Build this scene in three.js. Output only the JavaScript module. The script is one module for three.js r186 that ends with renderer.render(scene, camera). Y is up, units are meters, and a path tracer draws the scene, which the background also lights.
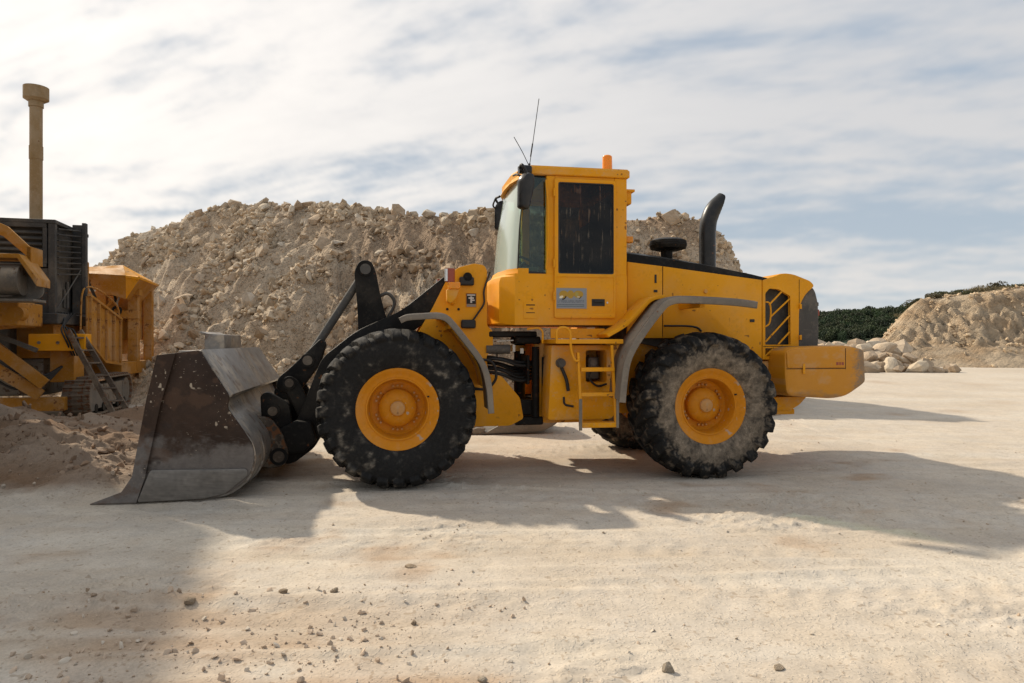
import * as THREE from 'three';
import { mergeGeometries, toCreasedNormals } from 'three/addons/utils/BufferGeometryUtils.js';
import { RoundedBoxGeometry } from 'three/addons/geometries/RoundedBoxGeometry.js';
import { ConvexGeometry } from 'three/addons/geometries/ConvexGeometry.js';
import { ImprovedNoise } from 'three/addons/math/ImprovedNoise.js';

// ---------------------------------------------------------------- camera, sky, sun, exposure
const scene = new THREE.Scene();
const camera = new THREE.PerspectiveCamera(53.13, 1024 / 683, 0.1, 6000);
camera.position.set(0, 1.48, 0);
camera.lookAt(0, 1.48, -10);

const perlin = new ImprovedNoise();
const n3 = (x, y, z = 0) => perlin.noise(x, y, z);
function fbm(x, y, z = 0, oct = 4, gain = 0.5) {
  let s = 0, a = 1, t = 0;
  for (let i = 0; i < oct; i++) { s += a * n3(x, y, z + i * 7.3); t += a; a *= gain; x *= 2.03; y *= 2.03; z *= 2.03; }
  return s / t;
}
const clamp = (x, a = 0, b = 1) => Math.min(b, Math.max(a, x));
const sstep = (a, b, x) => { const t = clamp((x - a) / (b - a)); return t * t * (3 - 2 * t); };
const lerp = (a, b, t) => a + (b - a) * t;
const mix3 = (a, b, t) => [lerp(a[0], b[0], t), lerp(a[1], b[1], t), lerp(a[2], b[2], t)];
function rng(seed) { let a = seed >>> 0; return () => { a |= 0; a = a + 0x6D2B79F5 | 0; let t = Math.imul(a ^ a >>> 15, 1 | a); t = t + Math.imul(t ^ t >>> 7, 61 | t) ^ t; return ((t ^ t >>> 14) >>> 0) / 4294967296; }; }

const SUN = new THREE.Vector3(-0.95, 1, -0.80).normalize();
const EXPOSURE = 1.0;
{ // thin streaky cloud over pale blue, brightest around the veiled sun
  const W = 2048, Hh = 1024, data = new Float32Array(W * Hh * 4);
  for (let j = 0; j < Hh; j++) {
    const el = ((j + 0.5) / Hh - 0.5) * Math.PI, sy = Math.sin(el), cy = Math.cos(el);
    for (let i = 0; i < W; i++) {
      const az = ((i + 0.5) / W - 0.5) * 2 * Math.PI;
      const dx = Math.cos(az) * cy, dz = Math.sin(az) * cy, k = (j * W + i) * 4;
      let c;
      if (sy < -0.02) c = [0.42, 0.36, 0.29];
      else {
        const y = Math.max(sy, 0), cosg = dx * SUN.x + sy * SUN.y + dz * SUN.z;
        const glow = Math.pow(clamp((cosg + 0.1) / 1.1), 3.4);
        const q = 1 / (y + 0.20), px = dx * q, pz = dz * q;
        const rx = px * 0.93 + pz * 0.37, rz = -px * 0.37 + pz * 0.93;
        const wx = fbm(rx * 0.7, rz * 0.9, 3.1, 2) * 0.8, wz = fbm(rx * 0.7, rz * 0.9, 9.7, 2) * 0.8;
        const sheet = fbm(rx * 0.55 + wx, rz * 1.3 + wz, 1.7, 3, 0.5);           // broad sheets and gaps
        const ripple = 1.15 * fbm(rx * 3.1 + wz * 2, rz * 8.2 - wx * 2, 5.5, 5, 0.62);  // combed wisps
        const flock = fbm(rx * 6.5 + wx * 3, rz * 9 + wz * 3, 8.2, 3, 0.6);     // small flocks
        const cov = sstep(-0.02, 1.05, 0.49 + sheet * 1.2 + ripple * 0.85 + flock * 0.38 + glow * 0.66 + (y < 0.2 ? (0.2 - y) * 0.9 : 0));
        const blue = mix3([0.395, 0.475, 0.585], [0.54, 0.62, 0.66], Math.exp(-y * 6));
        const cloud = mix3([0.60, 0.615, 0.65], [0.80, 0.775, 0.74], Math.exp(-y * 4.2));
        c = mix3(blue, cloud, cov);
        const g = glow * (0.10 + 0.42 * cov + 0.22 * ripple);
        c = [c[0] + g * 1.06, c[1] + g * 0.92, c[2] + g * 0.74];
      }
      data[k] = c[0]; data[k + 1] = c[1]; data[k + 2] = c[2]; data[k + 3] = 1;
    }
  }
  const sky = new THREE.DataTexture(data, W, Hh, THREE.RGBAFormat, THREE.FloatType);
  sky.mapping = THREE.EquirectangularReflectionMapping; sky.magFilter = THREE.LinearFilter; sky.minFilter = THREE.LinearFilter;
  sky.wrapS = THREE.RepeatWrapping; sky.needsUpdate = true;
  scene.background = sky; scene.environment = sky;
}
const sun = new THREE.DirectionalLight(new THREE.Color().setRGB(1, 0.88, 0.71), 4.35);
sun.target.position.set(0, 0, -9); sun.position.copy(SUN).multiplyScalar(60).add(sun.target.position); scene.add(sun, sun.target);
sun.castShadow = true; sun.shadow.mapSize.set(4096, 4096); sun.shadow.radius = 3;
Object.assign(sun.shadow.camera, { left: -30, right: 30, top: 30, bottom: -30, near: 1, far: 160 });

// ---------------------------------------------------------------- helpers
const V = (x, y, z) => new THREE.Vector3(x, y, z);
const v2 = (x, y) => new THREE.Vector2(x, y);
function boxUV(g) {
  if (g.index) g = g.toNonIndexed();
  const p = g.attributes.position, n = p.count, uv = new Float32Array(n * 2);
  const a = V(), b = V(), c = V(), e = V(), f = V();
  for (let i = 0; i < n; i += 3) {
    a.fromBufferAttribute(p, i); b.fromBufferAttribute(p, i + 1); c.fromBufferAttribute(p, i + 2);
    e.subVectors(b, a).cross(f.subVectors(c, a));
    const ax = Math.abs(e.x), ay = Math.abs(e.y), az = Math.abs(e.z);
    [a, b, c].forEach((q, k) => {
      const o = (i + k) * 2;
      if (az >= ax && az >= ay) { uv[o] = q.x; uv[o + 1] = q.y; } else if (ax >= ay) { uv[o] = q.z; uv[o + 1] = q.y; } else { uv[o] = q.x; uv[o + 1] = q.z; }
    });
  }
  g.setAttribute('uv', new THREE.BufferAttribute(uv, 2));
  return g;
}
function merged(list) {
  const gs = (Array.isArray(list) ? list.flat(5) : [list]).map(g => {
    const h = boxUV(g);
    for (const k of Object.keys(h.attributes)) if (!['position', 'normal', 'uv'].includes(k)) h.deleteAttribute(k);
    return h;
  });
  return gs.length === 1 ? gs[0] : mergeGeometries(gs);
}
function part(name, list, mat, parent) {
  const m = new THREE.Mesh(merged(list), mat); m.name = name; m.castShadow = m.receiveShadow = true;
  if (parent) parent.add(m);
  return m;
}
const taken = {};
const numbered = n => { const k = taken[n] = (taken[n] ?? -1) + 1; return k ? n + '_' + String(k).padStart(3, '0') : n; };
function thing(name, label, category, pos = [0, 0, 0], turn = 0, group) {
  const o = new THREE.Group(); o.name = numbered(name); o.position.set(...pos); o.rotation.y = turn; scene.add(o);
  o.userData = { label, category }; if (group) o.userData.group = group;
  return o;
}
function group(name, parent) { const o = new THREE.Group(); o.name = name; parent.add(o); return o; }
function structure(mesh, name) { mesh.name = name; mesh.userData.kind = 'structure'; mesh.castShadow = mesh.receiveShadow = true; scene.add(mesh); return mesh; }
const at = (g, x, y, z) => (g.translate(x, y, z), g);
function bx(x0, x1, y0, y1, z0, z1, r = 0.008) {
  const w = x1 - x0, h = y1 - y0, d = z1 - z0;
  return at(new RoundedBoxGeometry(w, h, d, 2, Math.min(r, w * 0.45, h * 0.45, d * 0.45)), (x0 + x1) / 2, (y0 + y1) / 2, (z0 + z1) / 2);
}
function rounded(pts, r = 0.03, seg = 4) { // pts: [x,y] or [x,y,r]
  const out = [], n = pts.length;
  for (let i = 0; i < n; i++) {
    const p = pts[i], a = pts[(i + n - 1) % n], b = pts[(i + 1) % n], rr = p[2] ?? r;
    if (rr <= 0) { out.push([p[0], p[1]]); continue; }
    const da = Math.hypot(a[0] - p[0], a[1] - p[1]), db = Math.hypot(b[0] - p[0], b[1] - p[1]);
    const t = Math.min(rr, da * 0.45, db * 0.45);
    const s = [p[0] + (a[0] - p[0]) / da * t, p[1] + (a[1] - p[1]) / da * t], e = [p[0] + (b[0] - p[0]) / db * t, p[1] + (b[1] - p[1]) / db * t];
    for (let k = 0; k <= seg; k++) { const u = k / seg, w = 1 - u; out.push([w * w * s[0] + 2 * w * u * p[0] + u * u * e[0], w * w * s[1] + 2 * w * u * p[1] + u * u * e[1]]); }
  }
  return out;
}
function ext(pts, z0, z1, { bevel = 0.006, holes = [], crease = 0.6 } = {}) { // outline in x-y, thickness along z
  const s = new THREE.Shape(pts.map(p => v2(p[0], p[1])));
  for (const h of holes) s.holes.push(new THREE.Path(h.map(p => v2(p[0], p[1]))));
  const g = new THREE.ExtrudeGeometry(s, { depth: Math.max(0.0005, z1 - z0 - 2 * bevel), bevelEnabled: bevel > 0, bevelThickness: bevel, bevelSize: bevel, bevelOffset: -bevel, bevelSegments: 2, steps: 1 });
  g.translate(0, 0, z0 + bevel);
  return toCreasedNormals(g, crease);
}
function ribbon(path, t, z0, z1, bevel = 0.004) { // a bent plate of thickness t following an x-y path
  const n = path.length, L = [], R = [];
  for (let i = 0; i < n; i++) {
    const a = path[Math.max(0, i - 1)], b = path[Math.min(n - 1, i + 1)], d = Math.hypot(b[0] - a[0], b[1] - a[1]);
    const nx = -(b[1] - a[1]) / d, ny = (b[0] - a[0]) / d;
    L.push([path[i][0] + nx * t / 2, path[i][1] + ny * t / 2]); R.unshift([path[i][0] - nx * t / 2, path[i][1] - ny * t / 2]);
  }
  return ext(L.concat(R), z0, z1, { bevel });
}
function smoothPath(pts, n = 24) { return new THREE.CatmullRomCurve3(pts.map(p => V(p[0], p[1], p[2] ?? 0)), false, 'centripetal').getPoints(n).map(p => [p.x, p.y, p.z]); }
function cyl(p, q, r0, r1 = r0, seg = 20, open = false) {
  const a = V(...p), b = V(...q), d = V().subVectors(b, a), L = d.length();
  const g = new THREE.CylinderGeometry(r1, r0, L, seg, 1, open);
  g.translate(0, L / 2, 0);
  g.applyQuaternion(new THREE.Quaternion().setFromUnitVectors(V(0, 1, 0), d.normalize()));
  return at(g, ...p);
}
function tube(pts, r, n = 24, seg = 10, tension) {
  return new THREE.TubeGeometry(new THREE.CatmullRomCurve3(pts.map(p => V(...p)), false, 'centripetal'), n, r, seg, false);
}
function beam(p, q, w, h) { // rectangular bar from p to q
  const a = V(...p), b = V(...q), L = a.distanceTo(b);
  const g = new RoundedBoxGeometry(w, h, L, 1, 0.006);
  const m = new THREE.Matrix4().lookAt(b, a, Math.abs(b.y - a.y) > L * 0.98 ? V(0, 0, 1) : V(0, 1, 0));
  g.applyMatrix4(m);
  return at(g, (p[0] + q[0]) / 2, (p[1] + q[1]) / 2, (p[2] + q[2]) / 2);
}
function loft(rings, capA = true, capB = true, closed = true, crease = 0.5) {
  const pos = [], n = rings[0].length, tri = (a, b, c) => pos.push(...a, ...b, ...c);
  for (let i = 0; i < rings.length - 1; i++) for (let j = 0; j < (closed ? n : n - 1); j++) {
    const k = (j + 1) % n, a = rings[i][j], b = rings[i][k], c = rings[i + 1][k], d = rings[i + 1][j];
    tri(a, b, c); tri(a, c, d);
  }
  const cap = (ring, flip) => {
    const c = [0, 0, 0]; ring.forEach(p => p.forEach((v, i) => c[i] += v / n));
    for (let j = 0; j < n; j++) flip ? tri(c, ring[(j + 1) % n], ring[j]) : tri(c, ring[j], ring[(j + 1) % n]);
  };
  if (capA) cap(rings[0], true); if (capB) cap(rings[rings.length - 1], false);
  const g = new THREE.BufferGeometry(); g.setAttribute('position', new THREE.Float32BufferAttribute(pos, 3)); g.computeVertexNormals();
  return crease ? toCreasedNormals(g, crease) : g;
}
const mirrorZ = g => { // the same piece on the other side of the machine
  const h = (g.index ? g.toNonIndexed() : g.clone()), p = h.attributes.position, nn = h.attributes.normal;
  for (let i = 0; i < p.count; i++) { p.setZ(i, -p.getZ(i)); nn.setZ(i, -nn.getZ(i)); }
  for (let i = 0; i < p.count; i += 3) for (const at of [p, nn]) {
    const x = at.getX(i + 1), y = at.getY(i + 1), z = at.getZ(i + 1);
    at.setXYZ(i + 1, at.getX(i + 2), at.getY(i + 2), at.getZ(i + 2)); at.setXYZ(i + 2, x, y, z);
  }
  return h;
};

// ---------------------------------------------------------------- textures and materials
// tileable lattice noise
const lat = (() => { const r = rng(77), t = new Float32Array(65536); for (let i = 0; i < 65536; i++) t[i] = r(); return t; })();
function tn(u, v, f, s = 0) { // u,v in 0..1, f integer frequency
  const x = u * f, y = v * f, xi = Math.floor(x), yi = Math.floor(y), fx = x - xi, fy = y - yi;
  const h = (a, b) => lat[((((a % f) + f) % f) * 197 + (((b % f) + f) % f) * 3571 + s * 7919 + f * 131) & 65535];
  const sx = fx * fx * (3 - 2 * fx), sy = fy * fy * (3 - 2 * fy);
  return lerp(lerp(h(xi, yi), h(xi + 1, yi), sx), lerp(h(xi, yi + 1), h(xi + 1, yi + 1), sx), sy);
}
function tf(u, v, f, oct, s = 0, gain = 0.55) { let a = 1, t = 0, r = 0; for (let i = 0; i < oct; i++) { r += a * tn(u, v, f, s + i); t += a; a *= gain; f *= 2; } return r / t; }
function tex(size, fn, { srgb = true, repeat = 1, offset } = {}) {
  const d = new Uint8Array(size * size * 4), o = [0, 0, 0];
  for (let j = 0; j < size; j++) for (let i = 0; i < size; i++) {
    const c = fn((i + 0.5) / size, (j + 0.5) / size), k = (j * size + i) * 4;
    for (let q = 0; q < 3; q++) { let x = clamp(Array.isArray(c) ? c[q] : c); if (srgb) x = x <= 0.0031308 ? x * 12.92 : 1.055 * Math.pow(x, 1 / 2.4) - 0.055; d[k + q] = Math.round(x * 255); }
    d[k + 3] = 255;
  }
  const t = new THREE.DataTexture(d, size, size, THREE.RGBAFormat);
  t.wrapS = t.wrapT = THREE.RepeatWrapping; t.magFilter = THREE.LinearFilter; t.minFilter = THREE.LinearMipmapLinearFilter; t.generateMipmaps = true;
  if (srgb) t.colorSpace = THREE.SRGBColorSpace;
  if (Array.isArray(repeat)) t.repeat.set(...repeat); else t.repeat.set(repeat, repeat);
  if (offset) t.offset.set(...offset);
  t.needsUpdate = true; return t;
}
const DUST = [0.50, 0.41, 0.30];
const spec = (u, v, f, th, s) => sstep(th, th + 0.08, tf(u, v, f, 2, s, 0.6));
const std = o => new THREE.MeshStandardMaterial(o);
const grain = tex(512, (u, v) => tf(u, v, 8, 6, 3, 0.7), { srgb: false, repeat: 1.3 });
const roughTex = tex(512, (u, v) => [0, clamp(0.35 + 0.75 * tf(u, v, 6, 5, 11, 0.6)), 0], { srgb: false, repeat: 0.8 });
function paint(base, dust, { rough = 0.6, seed = 1, chips = 0.72, rust = [0.16, 0.06, 0.02], metal = 0, streak = 1, shine = 0.45 } = {}) {
  const map = tex(512, (u, v) => {
    const tone = 0.86 + 0.28 * tf(u, v, 4, 5, seed, 0.6);
    let c = base.map(x => x * tone);
    const d = sstep(0.42, 0.78, tf(u, v, 5, 6, seed + 20, 0.62)) * dust + sstep(0.55, 0.8, tf(u, v, 64, 3, seed + 30, 0.7)) * dust * 0.5;
    const run = sstep(0.55, 0.85, 0.5 * tn(u, v, 96, seed + 5) * (0.4 + tn(u, v, 6, seed + 6)) + 0.5 * tf(u, v * 0.999, 24, 2, seed + 7)) * 0.25 * streak;
    c = mix3(c, DUST, clamp(d)); c = mix3(c, base.map(x => x * 0.45), run * 0.6);
    const ch = spec(u, v, 40, chips, seed + 40) * sstep(0.5, 0.62, tn(u, v, 5, seed + 44));
    return mix3(c, rust, ch * 0.8);
  }, { repeat: 0.5 });
  return new THREE.MeshPhysicalMaterial({ map, roughness: rough, roughnessMap: roughTex, metalness: metal, bumpMap: grain, bumpScale: 0.0008, specularIntensity: shine });
}
const M = {};
M.yellow = paint([0.76, 0.322, 0.006], 0.09, { seed: 1, rough: 0.72, chips: 0.78 });
M.roof = paint([0.76, 0.322, 0.006], 0.34, { seed: 3, rough: 0.8 });
M.yellowDirty = paint([0.76, 0.322, 0.006], 0.40, { seed: 5, rough: 0.9, chips: 0.66 });
M.ochre = paint([0.42, 0.185, 0.022], 0.30, { seed: 8, rough: 0.95, chips: 0.66 });
M.black = paint([0.010, 0.009, 0.008], 0.05, { shine: 0.28, seed: 9, rough: 0.75, chips: 0.8 });
M.blackGloss = paint([0.010, 0.010, 0.010], 0.04, { shine: 0.8, seed: 10, rough: 0.45, chips: 0.85 });
M.fender = paint([0.185, 0.16, 0.132], 0.25, { seed: 12, rough: 0.85, chips: 0.8 });
M.grille = paint([0.085, 0.080, 0.073], 0.18, { seed: 13, rough: 0.85, chips: 0.85 });
M.louvre = paint([0.05, 0.05, 0.05], 0.12, { seed: 14, rough: 0.8, chips: 0.82 });
M.pipe = paint([0.30, 0.20, 0.095], 0.30, { seed: 15, rough: 0.9, chips: 0.9 });
M.steel = paint([0.21, 0.195, 0.175], 0.35, { seed: 16, rough: 0.62, metal: 0.35, chips: 0.6, rust: [0.10, 0.055, 0.03] });
M.bright = std({ color: new THREE.Color().setRGB(0.55, 0.54, 0.52), metalness: 0.9, roughness: 0.28 });
M.hose = std({ color: new THREE.Color().setRGB(0.016, 0.015, 0.014), roughness: 0.6 });
M.dark = std({ color: new THREE.Color().setRGB(0.012, 0.012, 0.012), roughness: 0.9 });
M.amber = new THREE.MeshPhysicalMaterial({ color: new THREE.Color().setRGB(0.95, 0.40, 0.01), roughness: 0.25, transmission: 0.35, thickness: 0 });
M.whiteTag = std({ color: new THREE.Color().setRGB(0.6, 0.58, 0.52), roughness: 0.8 });
M.lens = std({ color: new THREE.Color().setRGB(0.7, 0.68, 0.64), roughness: 0.12, metalness: 0.6 });
M.redPlastic = std({ color: new THREE.Color().setRGB(0.32, 0.06, 0.03), roughness: 0.35 });
M.glassDark = new THREE.MeshPhysicalMaterial({ specularIntensity: 0.6, color: new THREE.Color().setRGB(0.02, 0.022, 0.026), roughness: 0.04, transmission: 1, thickness: 0, ior: 1.5 });
{ // tinted pane with dried splashes and runs of dust
  const d = (u, v) => clamp(sstep(0.66, 0.92, 0.75 * tn(u, v * 0.05, 90, 201) + 0.25 * tn(u, v, 24, 202)) * sstep(0.30, 0.7, tn(u, v * 0.6, 6, 205)) * 0.55 + spec(u, v, 120, 0.82, 207) * 0.25 + 0.10 * sstep(0.4, 0.8, tf(u, v, 5, 5, 209, 0.6)));
  M.glassDark.map = tex(512, (u, v) => mix3([0.02, 0.022, 0.026], DUST, clamp(d(u, v) * 4)), { repeat: 0.9 }); M.glassDark.color.setRGB(1, 1, 1);
  M.glassDark.transmissionMap = tex(512, (u, v) => 1 - 0.30 * d(u, v), { srgb: false, repeat: 0.9 });
}
M.dustyGlass = new THREE.MeshPhysicalMaterial({ color: new THREE.Color().setRGB(0.70, 0.82, 0.72), roughness: 0.14, transmission: 0.42, thickness: 0, ior: 1.52 });
M.glass = new THREE.MeshPhysicalMaterial({ color: new THREE.Color().setRGB(0.62, 0.78, 0.70), roughness: 0.03, transmission: 1, thickness: 0, ior: 1.52 });

// ---------------------------------------------------------------- ground
const bump2 = (x, z, cx, cz, rx, rz) => Math.exp(-(((x - cx) / rx) ** 2 + ((z - cz) / rz) ** 2));
function heap(x, z) { // loose soil pushed up in front of the bucket and round the crusher
  let h = 0.36 * bump2(x, z, -6.3, -8.9, 1.5, 1.2) + 0.28 * bump2(x, z, -5.3, -7.9, 1.1, 0.85) + 0.16 * bump2(x, z, -4.3, -7.0, 0.7, 0.5) + 0.32 * bump2(x, z, -7.6, -9.6, 1.3, 1.3) + 0.16 * bump2(x, z, -6.9, -11.4, 2.0, 1.2) + 0.28 * bump2(x, z, -6.2, -12.7, 0.9, 0.8);
  return h;
}
const lanes = [[-5.15, 0.03, 0.10], [-5.95, 0.03, 0.14], [-4.05, -0.05, 0.18], [-3.05, -0.075, 0.1], [-6.6, 0.06, 0.2]];
function tracks(x, z) { // prints of big lugged tyres, half worn away
  let h = 0;
  for (const [z0, sl, wb] of lanes) {
    const d = (z - z0 - sl * x - wb * Math.sin(x * 0.33 + z0)) / 0.30; if (Math.abs(d) > 1.5) continue;
    const k = sstep(1.0, 0.8, Math.abs(d)), keep = sstep(-0.12, 0.2, fbm(x * 0.5, z * 0.8, 17 + z0, 3)), lug = 0.5 + 0.5 * Math.sin((x + 0.11 * Math.abs(d)) * 27 + (d > 0 ? 2 : 0));
    h += keep * (-0.011 * k + 0.010 * Math.exp(-(((Math.abs(d) - 1.12) / 0.14) ** 2)) + 0.009 * k * sstep(0.35, 0.75, lug));
  }
  return h;
}
function groundY(x, z) {
  const hp = heap(x, z), rough = clamp(hp * 4);
  const near = sstep(40, 12, Math.hypot(x, z));
  let y = hp + rough * (fbm(x * 1.7, z * 1.7, 2, 4) * 0.26 + fbm(x * 4.2, z * 4.2, 4, 5, 0.68) * 0.16);
  y += fbm(x * 0.35, z * 0.5, 1, 3) * 0.03;
  if (near > 0) {
    // compacted dust: long shallow lanes across the view, wheel tracks, broken crust only in patches
    const w = z + 0.05 * x + 0.25 * fbm(x * 0.25, z * 0.25, 6, 2);
    const patch = sstep(0.02, 0.28, fbm(x * 0.45, z * 0.6, 31, 3) + 0.10 * sstep(1.5, -2, x) * sstep(-5, -3.4, z));
    const rut = fbm(x * 0.22, w * 3.0, 8, 4, 0.5), crust = fbm(x * 3.0 + 0.8 * w, w * 5.5, 12, 5, 0.62);
    const crumbs = Math.max(0, fbm(x * 13, z * 13, 21, 3, 0.6) - 0.06);
    y += near * (rut * 0.03 + crust * (0.008 + 0.042 * patch) + crumbs * 0.085 * patch);
    y += near * tracks(x, z);
    // a graded ridge and a strip of kicked up crumbs
    const rz = -3.95 - 0.06 * (x + 1.5) + 0.12 * fbm(x * 0.7, 2, 3, 2);
    y += near * 0.03 * Math.exp(-(((z - rz) / 0.10) ** 2)) * sstep(1.2, -0.6, x);
  }
  return y - 0.012 - 0.032 * bump2(x, z, 2.4, -8.4, 1.5, 2.2);
}
{
  const axis = (a, b, step, lo, hi, grow) => {
    const r = []; for (let v = a; v < b; v += step) r.push(v); r.push(b);
    for (let v = b, s = step; v < hi;) { s *= grow; v = Math.min(hi, v + s); r.push(v); }
    for (let v = a, s = step; v > lo;) { s *= grow; v = Math.max(lo, v - s); r.unshift(v); }
    return r;
  };
  const X = axis(-5.2, 5.6, 0.032, -3500, 3500, 1.1), Z = axis(-8.2, -2.4, 0.026, -4500, 60, 1.1);
  const nx = X.length, nz = Z.length, pos = new Float32Array(nx * nz * 3), uv = new Float32Array(nx * nz * 2), col = new Float32Array(nx * nz * 3), idx = [];
  for (let j = 0; j < nz; j++) for (let i = 0; i < nx; i++) {
    const k = j * nx + i, x = X[i], z = Z[j], far = Math.hypot(x, z);
    pos[k * 3] = x; pos[k * 3 + 1] = far < 90 ? groundY(x, z) : -0.012; pos[k * 3 + 2] = z;
    uv[k * 2] = x; uv[k * 2 + 1] = z;
    const s = sstep(0.02, 0.12, heap(x, z) + 0.05 * fbm(x * 2, z * 2, 57, 3));
    const a = sstep(-0.2, 0.3, fbm(x * 0.5, z * 0.9, 41, 4)), b = sstep(0.0, 0.35, fbm(x * 0.18 + 3, z * 1.4, 47, 4));
    let c = mix3([0.575, 0.50, 0.405], [0.495, 0.42, 0.33], a * 0.75);
    c = mix3(c, [0.60, 0.54, 0.45], b * 0.7);
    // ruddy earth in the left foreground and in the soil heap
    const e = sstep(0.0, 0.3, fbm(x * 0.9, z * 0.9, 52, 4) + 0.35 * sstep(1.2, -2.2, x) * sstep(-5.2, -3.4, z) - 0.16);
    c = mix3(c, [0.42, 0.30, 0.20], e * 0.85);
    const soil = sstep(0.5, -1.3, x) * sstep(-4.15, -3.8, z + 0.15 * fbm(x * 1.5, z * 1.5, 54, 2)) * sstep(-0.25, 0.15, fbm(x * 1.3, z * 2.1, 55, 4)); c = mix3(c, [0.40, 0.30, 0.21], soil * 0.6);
    const lane = sstep(0.0, 0.3, fbm(x * 0.14 + 9, (z + 0.05 * x) * 3.6, 59, 3)); c = mix3(c, [0.63, 0.565, 0.47], lane * 0.45);
    c = mix3(c, [0.20, 0.118, 0.064], s * (0.75 + 0.25 * a));
    col.set(c, k * 3);
  }
  for (let j = 0; j < nz - 1; j++) for (let i = 0; i < nx - 1; i++) { const a = j * nx + i, b = a + 1, c = a + nx, d = c + 1; idx.push(a, c, b, b, c, d); }
  const g = new THREE.BufferGeometry();
  g.setAttribute('position', new THREE.BufferAttribute(pos, 3)); g.setAttribute('uv', new THREE.BufferAttribute(uv, 2)); g.setAttribute('color', new THREE.BufferAttribute(col, 3));
  g.setIndex(idx); g.computeVertexNormals();
  const map = tex(1024, (u, v) => {
    const fine = tf(u, v, 256, 3, 1, 0.7), mid = tf(u, v, 24, 5, 2, 0.6), tint = tf(u, v, 9, 4, 4);
    const t = 0.90 + 0.26 * (mid - 0.5) + 0.34 * (fine - 0.5), peb = spec(u, v, 150, 0.72, 9), dk = spec(u, v, 90, 0.74, 15);
    let c = [t * (1 + 0.06 * (tint - 0.5)), t, t * (1 - 0.10 * (tint - 0.5))];
    c = mix3(c, [0.98, 0.96, 0.92], peb * 0.5); return mix3(c, [0.52, 0.45, 0.38], dk * 0.55);
  }, { repeat: 1 / 2.7 });
  const bmp = tex(1024, (u, v) => 0.6 * tf(u, v, 48, 5, 6, 0.65) + 0.4 * spec(u, v, 110, 0.62, 7), { srgb: false, repeat: 1 / 1.9 });
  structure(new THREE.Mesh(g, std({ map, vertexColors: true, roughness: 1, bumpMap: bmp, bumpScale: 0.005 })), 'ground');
}

// ---------------------------------------------------------------- stones
function rockShape(seed, n = 15, flat = 0.75) {
  const r = rng(seed), pts = [];
  for (let i = 0; i < n; i++) {
    const u = r() * 2 - 1, a = r() * Math.PI * 2, s = Math.sqrt(1 - u * u), k = 0.40 + 0.14 * r();
    pts.push(V(Math.cos(a) * s * k * (0.9 + 0.35 * r()), u * k * flat, Math.sin(a) * s * k));
  }
  return boxUV(new ConvexGeometry(pts));
}
function stoneShape(seed, detail, flat = 0.75, planes = 11) { // rounded block: flat broken faces, softened edges, pitted skin
  const r = rng(seed), P = []; for (let i = 0; i < planes; i++) { const u = r() * 2 - 1, a = r() * 6.283, q = Math.sqrt(1 - u * u); P.push([V(Math.cos(a) * q, u, Math.sin(a) * q), 0.36 + 0.16 * r()]); }
  const g = new THREE.IcosahedronGeometry(1, detail), p = g.attributes.position, d = V();
  for (let i = 0; i < p.count; i++) {
    d.fromBufferAttribute(p, i).normalize(); let acc = 0;
    for (const [n, h] of P) { const c = d.dot(n); if (c > 0.05) acc += Math.pow(c / h, 34); }
    let k = Math.min(0.62, Math.pow(acc + 1e-9, -1 / 34)); k *= 1 + 0.10 * fbm(d.x * 2.2 + seed, d.y * 2.2, d.z * 2.2, 3) + 0.04 * fbm(d.x * 7, d.y * 7 + seed, d.z * 7, 2);
    p.setXYZ(i, d.x * k * 1.15, d.y * k * flat * 1.1, d.z * k);
  }
  g.computeVertexNormals(); return boxUV(toCreasedNormals(g, detail > 2 ? 0.28 : 0.42));
}
const rockShapes = []; for (let i = 0; i < 12; i++) rockShapes.push(rockShape(100 + i * 7, i % 4 === 1 ? 13 + i % 3 : 17 + i % 6, 0.62 + 0.08 * (i % 5)));
const stoneTex = tex(512, (u, v) => { const t = 0.72 + 0.5 * (tf(u, v, 6, 6, 31, 0.65) - 0.25), s = spec(u, v, 48, 0.66, 36); return mix3([t, t * 0.985, t * 0.95], [0.55, 0.42, 0.30], s * 0.4); }, { repeat: 1.6 });
const stoneMat = (r, g, b) => std({ color: new THREE.Color().setRGB(r, g, b), map: stoneTex, roughness: 0.98, bumpMap: grain, bumpScale: 0.02 });
const stones = [stoneMat(0.66, 0.56, 0.43), stoneMat(0.60, 0.485, 0.36), stoneMat(0.53, 0.41, 0.29), stoneMat(0.66, 0.57, 0.455), stoneMat(0.46, 0.36, 0.26)];
const boulderShapes = []; for (let i = 0; i < 8; i++) boulderShapes.push(stoneShape(300 + i * 11, 4, 0.66 + 0.06 * (i % 4), 10 + i % 5));
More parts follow.
